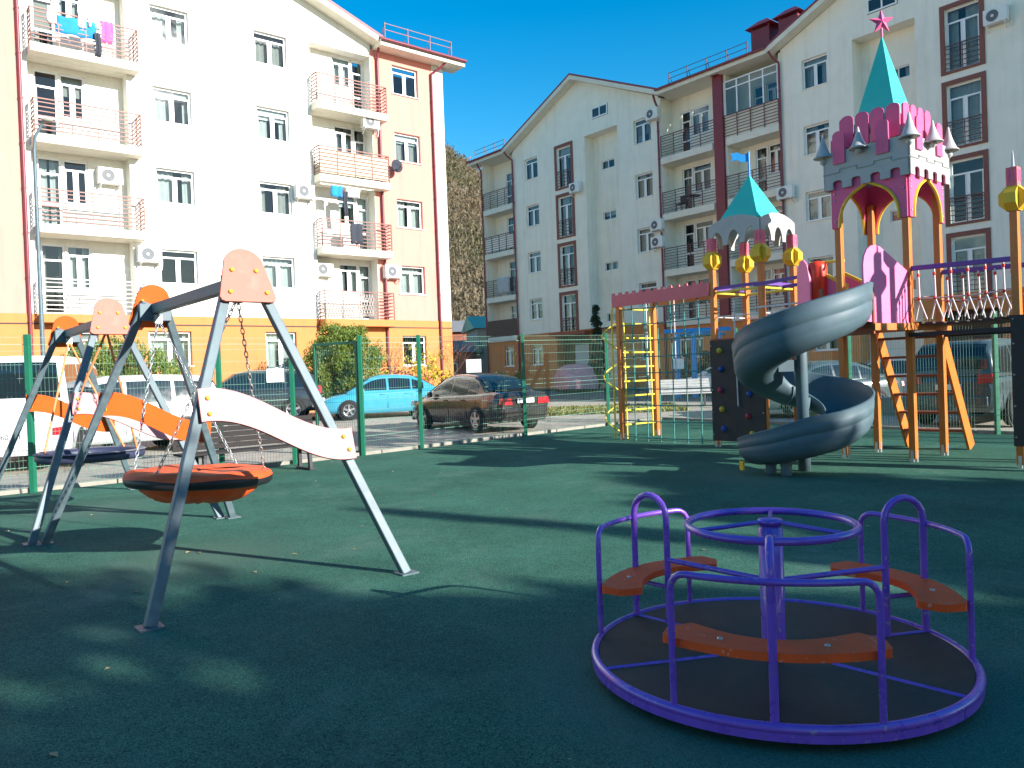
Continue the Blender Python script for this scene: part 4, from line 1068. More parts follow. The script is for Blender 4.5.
# small attached bits
def wob(bld, x0, x1, y, z0, z1, seed=0, amp=.03, mi=0):
    n, m_ = 9, 6; g = random.Random(seed)
    ph = g.uniform(0, 6)
    return bld.grid(lambda i, j: (x0 + (x1 - x0) * i / (n - 1) + .02 * math.sin(j + ph), y + amp * math.sin(i * 1.3 + ph) + .01 * j, z1 + (z0 - z1) * j / (m_ - 1) + .02 * math.sin(i * 2 + ph)), n, m_, mi=mi)
LO = lambda s, z, y=0.: OL + Vector((math.cos(AL), math.sin(AL), 0)) * s + Vector((-math.sin(AL), math.cos(AL), 0)) * y + Vector((0, 0, z))
def laundry(name, label, s0, s1, z0, z1, m, y=-.56, O=LO, A=AL, seed=1, cat='laundry', group=None):
    o = wob(MB(), -(s1 - s0) / 2, (s1 - s0) / 2, 0, -(z1 - z0), 0, seed).build(name, m)
    o.location = O((s0 + s1) / 2, z1, y); o.rotation_euler.z = A
    md = o.modifiers.new('thick', 'SOLIDIFY'); md.thickness = .012
    return tag(o, label, cat, group)
z3 = FL[3]
laundry('blue_towel', 'bright blue towel on the top left balcony of the white block', -2.75, -1.55, z3 + .45, z3 + 1.0, 'clblue', seed=1)
laundry('pink_shirt', 'pink garment at the right end of the washing on the top left balcony', -1.40, -1.02, z3 + .42, z3 + 1.15, 'clpink', seed=2)
laundry('white_shirt', 'white garment left of the bright blue towel on the top left balcony', -3.0, -2.72, z3 + .70, z3 + 1.25, 'clwhite', seed=3, y=-.58)
laundry('white_shirt', 'white garment hanging in front of the bright blue towel on the top left balcony', -2.1, -1.85, z3 + .75, z3 + 1.22, 'clwhite', seed=4, y=-.60)
laundry('white_shirt', 'white garment between the blue towel and the pink garment on the top left balcony', -1.80, -1.45, z3 + .85, z3 + 1.30, 'clwhite', seed=5, y=-.61)
laundry('dark_trousers', 'dark garment hanging below the rail between the blue towel and the pink garment', -1.62, -1.42, z3 - .1, z3 + .66, 'cldark', seed=6, y=-.63)
laundry('blue_towel', 'blue cloth on the line above the second right balcony from below', 7.0, 7.5, FL[1] + 2.05, FL[1] + 2.5, 'clblue', seed=7, y=-.50)
laundry('grey_shirt', 'grey patterned cloth beside the blue cloth on the line above the second right balcony', 7.65, 8.3, FL[1] + 2.1, FL[1] + 2.45, 'clgrey', seed=8, y=-.50)
laundry('dark_shirt', 'dark cloth hanging long under the line of the second right balcony', 7.55, 7.75, FL[1] + 1.3, FL[1] + 2.3, 'cldark', seed=9, y=-.48)
laundry('dark_jacket', 'dark jacket slung over the rail of the second right balcony', 7.75, 8.35, FL[1] + .15, FL[1] + 1.0, 'cldark', seed=10, y=-.58)
b = MB()
for s in (-.05, 0, .05): b.bar((-1.2, s, 0), (1.2, s, 0), .006, .006)
b.bar((-1.2, -.1, 0), (-1.2, .5, 0), .02, .02); b.bar((1.2, -.1, 0), (1.2, .5, 0), .02, .02)
o = b.build('washing_line', 'zinc'); o.location = LO(7.7, FL[1] + 2.5, -.5); o.rotation_euler.z = AL; tag(o, 'washing line under the slab above the second right balcony', 'washing line')
# air conditioners of the left block
ac(OL, AL, -1.10, 9.0, 'white air conditioner inside the left balcony recess at the third rail from the top', y=RD)
ac(OL, AL, -.05, 6.25, 'white air conditioner between the lowest left balcony and the window beside it')
ac(OL, AL, 5.95, 9.18, 'white air conditioner just right of a white-wall window, left of the washing line')
ac(OL, AL, 9.05, 12.48, 'white air conditioner under the topmost right balcony beside the red downpipe', y=-.08, sc=.8)
ac(OL, AL, 6.92, 6.18, 'white air conditioner in the recess left of the lowest right balcony window', y=RD)
ac(OL, AL, 9.90, 6.18, 'white air conditioner on the salmon wall beside the red downpipe')
ds = thing('satellite_dish', 'small dark satellite dish on the salmon wall below a window', 'satellite dish', LO(10.2, 10.75, -.05), AL)
MB().lathe([(0, .0), (.15, .025), (.28, .09), (.285, .10), (.15, .04), (0, .015)], (0, -.3, 0), n=22, axis='y').build('reflector', 'cldark', ds)
MB().bar((0, 0, -.1), (0, -.3, 0), .03, .03).bar((0, -.3, -.2), (.05, -.62, -.08), .018, .018).box(.02, .09, -.68, -.6, -.1, -.03).build('arm', 'black', ds)

# ---------------- right block
rb = thing('apartment_block', 'shaded cream apartment block with two gables and burgundy trim', 'apartment block', OR, AR)
FR = [3.78, 6.72, 9.65, 12.59]; SR = [4.08, 6.72, 9.65, 12.59]
GA0, GA1, GB0, GB1 = -4.45, 7.60, 14.78, 26.95
EV = 15.9
def gable_bay(x0, cols, fr0, rec0, sm0, at0):
    hh = []; wins = []
    for k in range(4):
        for a in cols:
            hh.append((a, a + 1.22, FR[k] + 1.17, FR[k] + 2.47)); wins.append((a, a + 1.22, FR[k] + 1.17, FR[k] + 2.47, 'two'))
        hh.append((fr0, fr0 + 1.24, FR[k] + .05, FR[k] + 2.45)); wins.append((fr0, fr0 + 1.24, FR[k] + .05, FR[k] + 2.45, 'french'))
    rec = (rec0, rec0 + 2.6, 4.05, 15.2, .75)
    gb = MB().wall(x0, x0 + 12.05, 4.05, EV, hh + [rec])
    gb.add([(x0, 0, EV), (x0 + 12.05, 0, EV), (x0 + 6.02, 0, EV + 2.65)], [(0, 1, 2)])
    gb.build('wall', 'cream_wall', rb)
    sm = [(sm0, sm0 + 1.0, FR[k] + .62, FR[k] + 1.12) for k in range(4)]
    MB().wall(rec0, rec0 + 2.6, .2, 15.25, sm, y=.75, depth=.12).build('wall', 'cream_wall', rb)
    for a, c, z0, z1 in sm: window(rb, a, c, z0, z1, y=.81, style='grid', sill=False, fw=.05)
    for a, c, z0, z1, st in wins:
        if st == 'two': window(rb, a, c, z0, z1)
        else:
            window(rb, a, c, z0, z1, style='two', sill=False, transom=.78)
            b = MB(); t = .17
            b.box(a - t, a, -.05, .0, z0 - t * .6, z1 + t); b.box(c, c + t, -.05, .0, z0 - t * .6, z1 + t); b.box(a, c, -.05, .0, z1, z1 + t); b.box(a, c, -.05, 0, z0 - t * .6, z0)
            b.build('window_surround', 'brownframe', rb)
            railing(rb, a, c, -.03, -.03, z0 - .02, 'raildark', n_h=5, h=1.0, wire=.014)
    # attic window
    b = MB(); window(rb, at0, at0 + 1.23, 16.0, 16.6, y=-.05, style='grid', sill=False)
    MB().box(at0 - .02, at0 + 1.25, -.005, .0, 15.98, 16.62).build('attic_backing', 'room', rb)  # flat dark sheet behind the pane, darkness of the attic put into its colour
    gable_roof(rb, x0 - .38, x0 + 12.05 + .38, EV - .02, EV + 2.76, -.6, 8)
gable_bay(GA0, (-3.35, 5.81), -.36, 2.02, 2.62, 2.72); gable_bay(GB0, (15.8, 25.1), 21.88, 18.15, 19.2, 18.87)
# strips of loggias
def loggias(x0, x1, ops, ceil=EV - .1, rd=.95, nofl=()):
    MB().wall(x0, x1, 4.05, ceil, [o for k in range(4) for o in ops(k)], y=rd, depth=.12).build('wall', 'cream_wall', rb)
    MB().box(x0 - .0, x0 + .12, .0, rd, 4.05, ceil).box(x1 - .12, x1, .0, rd, 4.05, ceil).build('side_wall', 'cream_wall', rb)
    MB().box(x0 + .12, x1 - .12, .31, rd + .3, EV - .13, EV - .06).build('loggia_ceiling', 'slab', rb)
    for k in range(4):
        MB().box(x0 + .125, x1 - .125, -.12, rd - .004, SR[k] - .34, SR[k]).build('balcony_slab', 'slab', rb, bevel=.008)
        for (a, c, z0, z1) in ops(k): window(rb, a, c, z0, z1, y=rd + .05, style='door' if z1 - z0 > 2 else 'two', sill=False)
loggias(-7.75, GA0, lambda k: [(-6.40, -5.78, FR[k] + .06, FR[k] + 2.4)])
loggias(GA1, 11.12, lambda k: [(8.25, 8.9, FR[k] + .06, FR[k] + 2.4), (8.95, 10.1, FR[k] + 1.0, FR[k] + 2.4)])
loggias(11.66, GB0, lambda k: [(12.7, 13.35, FR[k] + .06, FR[k] + 2.4), (13.4, 14.2, FR[k] + 1.0, FR[k] + 2.4)])
for k in range(4):
    for (x0, x1) in ((-7.62, GA0 - .13), (GA1 + .13, 11.1), (11.68, GB0 - .13)):
        if x0 < 0 and k == 0:
            MB().box(x0, x1, -.10, -.07, SR[0] - .1, SR[0] + 1.1).build('balcony_screen', mat('bamboo_screen', (.12, .075, .05), .8, var=.3, scale=20), rb)
        else: railing(rb, x0, x1, -.08, -.08, SR[k], 'raildark', n_h=7, h=1.12, wire=.014)
MB().box(-7.6, GA0 - .15, -.05, -.03, FR[2] + .1, FR[2] + 1.0).build('balcony_sheet', 'acwhite', rb)
# glazed top loggia
b = MB(); z0, z1 = FR[3] + 1.1, FR[3] + 2.75
gx = [11.70, 12.42, 13.14, 13.86, 14.62]
fr = MB()
for x in gx: fr.box(x - .035, x + .035, -.04, .03, z0, z1)
for z in (z0, z1 - .35, z1): fr.box(gx[0], gx[-1], -.038, .028, z - .03, z + .03)
fr = fr.build('loggia_glazing', 'pvc', rb)
MB().add([(gx[0], 0, z0), (gx[-1], 0, z0), (gx[-1], 0, z1), (gx[0], 0, z1)], [(0, 1, 2, 3)]).build('pane', 'pane', fr)
MB().box(gx[0], gx[-1], -.02, .02, FR[3] + .02, z0 - .04).build('loggia_apron', 'slab', rb)
MB().box(11.12, 11.66, -.16, .95, 4.05, EV - .15).build('burgundy_pier', 'burg', rb)
eave_roof(rb, GA1 + .36, GB0 - .36, EV - .0, -.65, 6.7, 3.0); eave_roof(rb, -8.5, GA0 - .36, EV, -.65, 6.7, 3.0)
guard(rb, GA1 + .9, GB0 - 1.6, EV + .25, -.2, 'raildark'); guard(rb, -8.2, GA0 - .6, EV + .25, -.2, 'raildark')
MB().box(11.2, 11.6, -.4, .0, EV - .17, EV - .02).build('pier_cap', 'burg', rb)
for x in (-7.72, GA0 + .02, GA1, GB0 - .03):
    pipe(rb, x, .4, 15.6, 'burgpipe', y=-.11, top=(-.25 if x in (GB0 - .03, GA0 + .02) else .12, -.45))
# chimneys
for x, y in ((13.1, 1.5), (14.6, 1.5)):
    c = MB().box(x - .5, x + .5, y - .45, y + .45, 15.8, 17.75).build('chimney', 'burg', rb)
    b = MB(); zt = 17.85
    b.add([(x - .72, y - .65, zt), (x + .72, y - .65, zt), (x + .72, y + .65, zt), (x - .72, y + .65, zt), (x - .25, y - .2, zt + .38), (x + .25, y - .2, zt + .38), (x + .25, y + .2, zt + .38), (x - .25, y + .2, zt + .38)],
          [(3, 2, 1, 0), (0, 1, 5, 4), (1, 2, 6, 5), (2, 3, 7, 6), (3, 0, 4, 7), (4, 5, 6, 7)])
    for dx in (-.45, .45):
        for dy in (-.4, .4): b.box(x + dx - .03, x + dx + .03, y + dy - .03, y + dy + .03, 17.74, 17.86)
    b.build('chimney_cap', 'roof', c)
# plinth with shops-height openings
pw = [(-6.0, -5.05, 2.1, 3.4), (-3.32, -2.2, 2.1, 3.38), (5.8, 7.05, 2.1, 3.4), (8.4, 10.0, 2.1, 3.3), (12.2, 13.8, 2.1, 3.3), (16.0, 17.2, 2.1, 3.4), (25.1, 26.3, 2.1, 3.4)]
PH = 4.04
MB().wall(-7.75, 27, 0, PH, pw + [(-.9, 1.95, 0, 3.75, .6), (2.02, 4.62, .2, PH, .75), (18.15, 20.75, .2, PH, .75), (21.3, 23.6, .2, 3.4, .5)], y=-.02).build('plinth', 'ochre', rb)
for a, c, z0, z1 in pw: window(rb, a, c, z0, z1, y=.09)
MB().box(-1.1, 2.0, -.5, .02, 3.76, 3.96).build('entrance_canopy', 'browntimber', rb)
MB().box(-.9, 1.95, .56, .6, 0, 3.75).build('entrance_wall', mat('porch_dark', (.12, .07, .03), .9), rb)
dr = MB().box(.15, 1.3, .5, .555, .4, 3.2).build('door', 'door', rb); MB().box(1.14, 1.18, .44, .5, 1.4, 1.8).build('handle', 'zinc', dr)
MB().box(-7.75, 46, 11.8, 12, 0, 15.9).box(-7.75, -7.6, .96, 11.8, 0, 15.9).build('rear_wall', 'cream_wall', rb)
MB().box(26.95, 46, 0, .2, 4.05, 15.9).build('wall', 'cream_wall', rb); MB().box(27, 46, -.02, .2, 0, 4.04).build('plinth', 'ochre', rb)
eave_roof(rb, 27.4, 46, EV, -.65, 6.7, 3.0)
b = MB(); b.add([(-8.5, 6.0, EV + 3.1), (46, 6, EV + 3.1), (46, 12.6, EV + .1), (-8.5, 12.6, EV + .1)], [(0, 1, 2, 3)]); b.build('roof', 'roof', rb)
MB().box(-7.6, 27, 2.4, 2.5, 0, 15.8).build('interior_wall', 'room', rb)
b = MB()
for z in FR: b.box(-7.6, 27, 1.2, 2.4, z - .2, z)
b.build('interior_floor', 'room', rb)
ac(OR, AR, 1.35, 12.35, 'air conditioner beside the two upper brown-framed windows of the far gable')
ac(OR, AR, 7.35, 15.0, 'topmost air conditioner, by the burgundy downpipe at the end of the far gable')
ac(OR, AR, 7.40, 9.15, 'upper one of two stacked air conditioners by the burgundy downpipe')
ac(OR, AR, 7.42, 8.25, 'lower one of two stacked air conditioners by the burgundy downpipe')
ac(OR, AR, 14.95, 9.35, 'air conditioner on the downpipe side of the near gable, above the smaller spire')
ac(OR, AR, 23.75, 14.1, 'air conditioner beside the top brown-framed window of the near gable')
RO = lambda s, z, y=0.: OR + Vector((math.cos(AR), math.sin(AR), 0)) * s + Vector((-math.sin(AR), math.cos(AR), 0)) * y + Vector((0, 0, z))
laundry('white_sheet', 'pale sheet over a balcony rail at the far end of the cream block', -6.4, -5.2, 6.72 + .15, 6.72 + 1.2, 'clgrey', y=-.14, O=RO, A=AR, seed=12)
laundry('dark_blanket', 'dark blanket beside the pale sheet on the far end balcony of the cream block', -5.1, -4.7, 6.72 + .25, 6.72 + 1.1, 'cldark', y=-.14, O=RO, A=AR, seed=13)
# cafe chairs and table on a loggia
t = thing('balcony_chair', 'small dark metal chair with a table on the loggia behind the red beam side', 'chair', RO(8.6, 9.65, .35), AR)
MB().box(-.2, .2, -.2, .2, .42, .45).build('seat', 'iron', t); MB().box(-.2, .2, .18, .21, .45, .9).build('backrest', 'iron', t)
for sx in (-.18, .18):
    for sy in (-.18, .18): MB().bar((sx, sy, 0), (sx, sy, .43), .025, .025).build('leg', 'iron', t)
t['label'] = 'small dark metal chair on the third-floor loggia of the cream block'
t = thing('balcony_table', 'round dark table beside a metal chair on the cream block loggia', 'table', RO(9.4, 9.65, .35), AR)
MB().lathe([(0, .68), (.35, .68), (.35, .71), (0, .71)], n=20).build('table_top', 'iron', t); MB().lathe([(.03, 0), (.03, .68)], n=8).build('table_leg', 'iron', t)

# ------------------------------------------------------------------ fence, gate, signs, lamp, benches
def fence(name, label, posts, skip=()):
    p0 = posts[0]; t = thing(name, label, 'fence', (p0.x, p0.y, zg(p0.y)))
    H_ = 2.36
    def loc(p): return Vector((p.x - p0.x, p.y - p0.y, zg(p.y) - zg(p0.y)))
    for p in posts:
        q = loc(p); MB().box(q.x - .04, q.x + .04, q.y - .04, q.y + .04, q.z - .02, q.z + H_ + .03).build('fence_post', 'fence', t, bevel=.006)
    for i, (a, c) in enumerate(zip(posts, posts[1:])):
        if i in skip: continue
        A_ = loc(a); C_ = loc(c); d = C_ - A_; L_ = d.length; b = MB()
        n = int(L_ / .055)
        off = Vector((d.y, -d.x, 0)).normalized() * .05
        for k in range(1, n):
            q = A_ + d * (k / n) + off; b.bar(q + Vector((0, 0, .06)), q + Vector((0, 0, H_)), .003, .003)
        for k in range(12):
            z = .07 + .207 * k
            b.bar(A_ + off + Vector((0, 0, z)), C_ + off + Vector((0, 0, z)), .004, .004)
        for k in (1, 5, 10):
            z = .17 + .207 * k
            for e in (1, -1):
                b.bar(A_ + off * (1 + e * .1) + Vector((0, 0, z)), C_ + off * (1 + e * .1) + Vector((0, 0, z + .0)), .004, .008)
        b.build('mesh_panel', 'wire', t)
    return t
lp = [CRN - fd * 0, Vector((2.47, 20.73, 0)), Vector((.28, 18.80, 0)), Vector((-1.94, 16.84, 0)), Vector((-3.0, 15.9, 0)), Vector((-4.1, 14.93, 0)), Vector((-5.13, 14.02, 0)), Vector((-7.3, 12.1, 0)), Vector((-9.5, 10.15, 0)), Vector((-11.7, 8.2, 0))]
fence('mesh_fence', 'green mesh fence left of the corner, in front of the black and cyan sedans', lp, skip=(4,))
fence('mesh_fence', 'green mesh fence right of the corner, behind the climbing structure', [CRN + rd * x for x in (2.6, 5.55, 8.5, 11.4, 14.3)] if False else [CRN + rd * x for x in (.06, 2.6, 5.55, 8.5, 11.4, 14.3, 17.2)])
gt = thing('gate', 'green mesh gate standing ajar between the dark suv and the cyan sedan', 'gate', (-3.06, 15.98, 0), math.atan2(.58, -1.06))
b = MB()
for x in (.03, 1.13): b.box(x - .025, x + .025, -.025, .025, .06, 2.3)
for z in (.08, 2.28): b.box(.055, 1.105, -.024, .024, z - .025, z + .025)
b.build('gate_frame', 'fence', gt, bevel=.005)
b = MB()
for k in range(1, 20): b.bar((.03 + 1.1 * k / 20, 0, .08), (.03 + 1.1 * k / 20, 0, 2.28), .0042, .0042)
for k in range(1, 11): b.bar((.03, 0, .08 + .2 * k), (1.13, 0, .08 + .2 * k), .006, .006)
b.build('mesh_panel', 'wire', gt)
MB().box(1.06, 1.20, -.05, .05, 1.0, 1.14).build('lock', 'zinc', gt)

def board(name, label, loc, w_, h_, rz, legs=0, cat='sign'):
    t = thing(name, label, cat, loc, rz)
    MB().box(-w_ / 2, w_ / 2, -.012, .012, -h_ / 2, h_ / 2).build('panel', 'sign', t, bevel=.004)
    b = MB()
    for x in (-w_ / 2 + .04, w_ / 2 - .04):
        for z in (-h_ / 2 + .04, h_ / 2 - .04): b.lathe([(.012, .012), (.01, .018), (0, .02)], (x, 0, z), n=6, axis='y')
    b.build('screw', 'zinc', t)
    if legs:
        b = MB()
        for x in (-w_ * .35, w_ * .35): b.box(x - .03, x + .03, .014, .07, -legs, h_ / 2)
        b.build('sign_post', 'iron', t)
    return t
board('fence_sign', 'blank white notice on the mesh fence in front of the dark suv', (-4.35, 14.72, 1.66), .34, .25, FA)
board('notice_board', 'white board with a dark top between the two apartment blocks', (-1.55, 33, 1.95), .62, .55, R(-5), legs=1.6)
lm = thing('street_lamp', 'tall grey street lamp in front of the left block balconies', 'street lamp', (-12.85, 22, zg(22)))
MB().tube([(0, 0, 0), (0, 0, 1.2), (0, 0, 1.25), (0, 0, 8.0), (.03, .02, 8.4), (.22, .05, 8.75)], [.095, .095, .065, .05, .04, .035], 10).build('pole', 'galv', lm)
MB().lathe([(0, -.04), (.10, -.03), (.14, 0), (.13, .05), (.06, .08), (0, .085)], (.36, .06, 8.82), n=14).build('lamp_head', 'kerb', lm)
def bench(name, label, loc, rz, w_, m, cat='bench', n_back=5):
    t = thing(name, label, cat, loc, rz)
    b = MB()
    for k in range(n_back): b.box(-w_ / 2, w_ / 2, -.02 + .04 * k, .015 + .04 * k, .50 + .088 * k, .575 + .088 * k) if False else b.bar((-w_ / 2, .20 + .035 * k, .52 + .09 * k), (w_ / 2, .20 + .035 * k, .52 + .09 * k), .03, .083)
    b.build('backrest', m, t, bevel=.006)
    b = MB()
    for k in range(5): b.box(-w_ / 2, w_ / 2, -.28 + .095 * k, -.20 + .095 * k, .42, .455)
    b.build('seat', m, t, bevel=.006)
    for x in (-w_ * .36, w_ * .36):
        b = MB(); b.bar((x, -.24, .0), (x, -.2, .42), .07, .06); b.bar((x, .16, .0), (x, .16, .43), .07, .06); b.bar((x, .16, .42), (x, .37, .92), .06, .05); b.bar((x, -.26, .40), (x, .2, .40), .06, .045)
        b.bar((x, -.3, .02), (x, .22, .02), .09, .04)
        b.build('leg', 'iron', t, bevel=.006)
    return t
bench('park_bench', 'dark slatted bench behind the nearer swing, back to the fence', (-4.35, 13.35, 0), FA, 2.5, 'slat')
bench('park_bench', 'pale slatted bench beyond the corner of the fence, behind the climbing net', (5.75, 27.3, zg(27.3)), R(0), 2.1, 'slatpale')
pg = thing('blue_pergola', 'bright blue post and beam frame behind the climbing net', 'pergola', (7.0, 32.5, zg(32.5)), R(-8))
for x in (-.25, .42): MB().lathe([(.11, 0), (.11, 2.55), (.10, 2.6)], (x, 0, 0), n=14).build('post', 'bluepaint', pg)
b = MB(); b.bar((-.75, 0, 2.72), (1.9, 0, 2.72), .16, .17); b.build('beam', 'bluepaint', pg, bevel=.03)
for x in (1.4,): MB().lathe([(.11, 0), (.11, 2.6)], (x, 0, 0), n=14).build('post', 'bluepaint', pg)
MB().tube([(-.2, .4, 2.55), (.6, -.1, 2.6), (1.7, .5, 2.55)], .06, 8).build('brace', 'bluepaint', pg)
board('pergola_sign', 'blank white sheet on a post of the blue frame', (6.72, 32.3, 1.62 + .1), .48, .42, R(-8))
lw = MB().box(0, 3.0, 0, .25, 0, .50).build('low_wall', 'kerb', bevel=.02); lw.location = (9.35, 20.9, zg(21) - .05); lw.rotation_euler.z = R(-8); tag(lw, 'low pale concrete wall behind the mesh fence under the stairs', 'low wall')

# ------------------------------------------------------------------ cars
def lerp(tab, x):
    if x <= tab[0][0]: return tab[0][1:]
    for a, c in zip(tab, tab[1:]):
        if x <= c[0]:
            t = (x - a[0]) / (c[0] - a[0]); return [p + (q - p) * t for p, q in zip(a[1:], c[1:])]
    return tab[-1][1:]
def car(name, label, cat, loc, rz, spec, paint, plate=None, group=None):
    """x forward, origin on the ground under the middle"""
    L_, W_, H_ = spec['L'], spec['W'], spec['H']; hw = W_ / 2
    t = thing(name, label, cat, loc, rz, group)
    body = spec['body']      # x, z_low, z_belt(top of lower body), half width factor
    xs = []
    for a, c in zip(body, body[1:]):
        n = 3
        xs += [a[0] + (c[0] - a[0]) * i / n for i in range(n)]
    xs.append(body[-1][0])
    def bsec(x):
        zl, zt, wf = lerp(body, x); w1 = hw * wf
        dz = zt - zl
        half = [(w1 * .86, zl), (w1 * .96, zl + dz * .10), (w1 * .985, zl + dz * .30), (w1, zl + dz * .55), (w1 * .985, zl + dz * .74), (w1 * .955, zl + dz * .90), (w1 * .88, zt - dz * .015), (w1 * .6, zt + .012), (w1 * .25, zt + .022), (0, zt + .025)]
        return half + [(-y, z) for y, z in half[:-1]][::-1]
    S = [bsec(x) for x in xs]; m_ = len(S[0])
    b = MB(); b.grid(lambda i, j: (xs[i], S[i][j][0], S[i][j][1]), len(xs), m_)
    for i in (0, len(xs) - 1): b.add([(xs[i], y, z) for y, z in S[i]], [tuple(range(m_)) if i else tuple(range(m_))[::-1]])
    b.add([(xs[i], s_ * S[i][0][0], S[i][0][1]) for i in range(len(xs)) for s_ in (-1, 1)], [(2 * i, 2 * i + 1, 2 * i + 3, 2 * i + 2) for i in range(len(xs) - 1)], 0)
    # cabin
    cab = spec['cab']        # x, z_roof at the centre line
    zb = spec['zb']; xc = []
    for a, c in zip(cab, cab[1:]):
        xc += [a[0] + (c[0] - a[0]) * i / 4 for i in range(4)]
    xc.append(cab[-1][0])
    wr_ = spec.get('wr', .74)
    def csec(x, g=0.):
        zr = lerp(cab, x)[0]; z0 = zb - .04; fr = (zr - z0) / (H_ - z0)
        wb = hw * .93 + g; wt = hw * (.93 - (.93 - wr_) * min(1, fr)) + g
        half = [(wb, z0), (wb - (wb - wt) * .5, z0 + (zr - z0) * .5), (wt, zr - (zr - z0) * .12 - .015), (wt - .05, zr - .018 * fr), (wt * .6, zr + .018 * fr + g), (0, zr + .028 * fr + g)]
        return half + [(-y, z) for y, z in half[:-1]][::-1]
    Sc = [csec(x) for x in xc]; mc = len(Sc[0])
    b.grid(lambda i, j: (xc[i], Sc[i][j][0], Sc[i][j][1]), len(xc), mc)
    body_o = b.build('body', paint, t)
    # side windows
    for sg in (-1, 1):
        for (xa, xb) in spec['win']:
            n = 7; g = MB(); pts = []
            for i in range(n + 1):
                x = xa + (xb - xa) * i / n; sc_ = csec(x, .006)
                def yat(z):
                    for (ya, za), (yb_, zb_) in zip(sc_, sc_[1:3]):
                        if z <= zb_: return ya + (yb_ - ya) * max(0, (z - za)) / max(.001, zb_ - za)
                    return sc_[2][0]
                zlo = zb + .04; zhi = max(zlo + .005, sc_[2][1] - .03); zm_ = min(max(sc_[1][1], zlo), zhi)
                pts.append([(x, sg * yat(zlo), zlo), (x, sg * yat(zm_), zm_), (x, sg * yat(zhi), zhi)])
            g.grid(lambda i, j: pts[i][j], n + 1, 3); g.build('window', 'carglass', body_o)
    for nm, (xa, xb) in (('windscreen', spec['ws']), ('rear_window', spec['rw'])):
        g = MB(); n = 5; pts = []
        for i in range(n + 1):
            x = xa + (xb - xa) * i / n; zr = lerp(cab, x)[0]; fr = (zr - zb) / (H_ - zb); wt = hw * (.93 - (.93 - wr_) * min(1, max(0, fr))) - .09
            pts.append([(x + (.012 if nm == 'windscreen' else -.012), wt * q, zr + .03 + .02 * (1 - q * q)) for q in (-1, -.6, -.2, .2, .6, 1)])
        g.grid(lambda i, j: pts[i][j], n + 1, 6); g.build(nm, 'carglass', body_o)
    # wheels and arches
    r = spec['rwh']
    for wx in spec['wheels']:
        for sg in (-1, 1):
            zl, zt, wf = lerp(body, wx); y = sg * hw * wf
            MB().lathe([(0, .0), (r * 1.13, .0), (r * 1.13, -.03), (0, -.2)], (wx, y + sg * .004, r), n=26, axis='y', smooth=False, mtx=Matrix.Rotation(0 if sg < 0 else math.pi, 4, 'Z')).build('wheel_arch', 'trim', body_o)
            k = MB(); f_ = -sg
            P_ = [(r * .62, .03), (r * .80, .045), (r * .95, .035), (r, .0), (r, -.14), (r * .9, -.17)]
            k.lathe([(a, h_ * 1.0) for a, h_ in P_], (wx, y + sg * .010, r), n=26, axis='y', mtx=Matrix.Scale(f_, 4, (0, 1, 0)) if False else (Matrix.Rotation(0, 4, 'Z') if sg < 0 else Matrix.Rotation(math.pi, 4, 'Z')))
            wh = k.build('tyre', 'tyre', t)
            k = MB(); mt = None if sg < 0 else Matrix.Rotation(math.pi, 4, 'Z')
            k.lathe([(r * .66, .03), (r * .60, .035), (r * .57, .0)], (wx, y + sg * .010, r), n=26, axis='y', mtx=mt)
            k.lathe([(0, .022), (r * .15, .02), (r * .16, 0)], (wx, y + sg * .010, r), n=12, axis='y', mtx=mt)
            k.lathe([(0, .002), (r * .6, .002)], (wx, y + sg * .010, r), n=20, axis='y', mtx=mt, mi=1)
            for q in range(5):
                a = q * 2 * math.pi / 5 + .3
                k.bar((wx + r * .1 * math.cos(a), y + sg * .026, r + r * .1 * math.sin(a)), (wx + r * .6 * math.cos(a), y + sg * .028, r + r * .6 * math.sin(a)), .03, r * .2, up=(-math.sin(a), 0, math.cos(a)))
            k.build('rim', ['rim', 'trim'], wh)
    # lights, bumpers, plates
    xf, xr = body[-1][0], body[0][0]
    for sg in (-1, 1):
        zl, zt, wf = lerp(body, xr + .06); w1 = hw * wf; lz, lh, lw_ = spec['tail']
        g = MB(); g.prism([(w1 * .97 - lw_, lz), (w1 * .985, lz + .02), (w1 * .95, lz + lh), (w1 * .95 - lw_ * .9, lz + lh * .9)] if sg > 0 else [(-w1 * .97 + lw_, lz), (-w1 * .95 + lw_ * .9, lz + lh * .9), (-w1 * .95, lz + lh), (-w1 * .985, lz + .02)], (xr - .02, 0, 0), (0, 1, 0), (0, 0, 1), .14)
        g.build('tail_light', 'lightred', body_o, bevel=.015)
        zl, zt, wf = lerp(body, xf - .1); w1 = hw * wf
        g = MB(); hz = spec.get('head', .62)
        g.prism([(w1 * .5, hz), (w1 * .96, hz + .03), (w1 * .93, hz + .15), (w1 * .5, hz + .12)] if sg > 0 else [(-w1 * .5, hz), (-w1 * .5, hz + .12), (-w1 * .93, hz + .15), (-w1 * .96, hz + .03)], (xf - .14, 0, 0), (0, 1, 0), (0, 0, 1), .155)
        g.build('headlight', 'lightclear', body_o, bevel=.015)
        # mirror and handles
        mx = spec['win'][-1][1] - .04
        MB().box(mx - .07, mx + .07, sg * hw * .97 - .0 if sg > 0 else -hw * 1.10, hw * 1.10 if sg > 0 else -hw * .97, zb - .02, zb + .12).build('mirror', paint, body_o, bevel=.03)
        dz = zb - .12
        for (xa, xb) in spec['win'][-2:]:
            zl, zt, wf = lerp(body, xa + .1)
            MB().box(xa + .05, xa + .22, sg * (hw * wf * .99) - .012, sg * (hw * wf * .99) + .012, dz, dz + .035).build('handle', paint, body_o, bevel=.008)
        g = MB()   # sill trim and door gaps
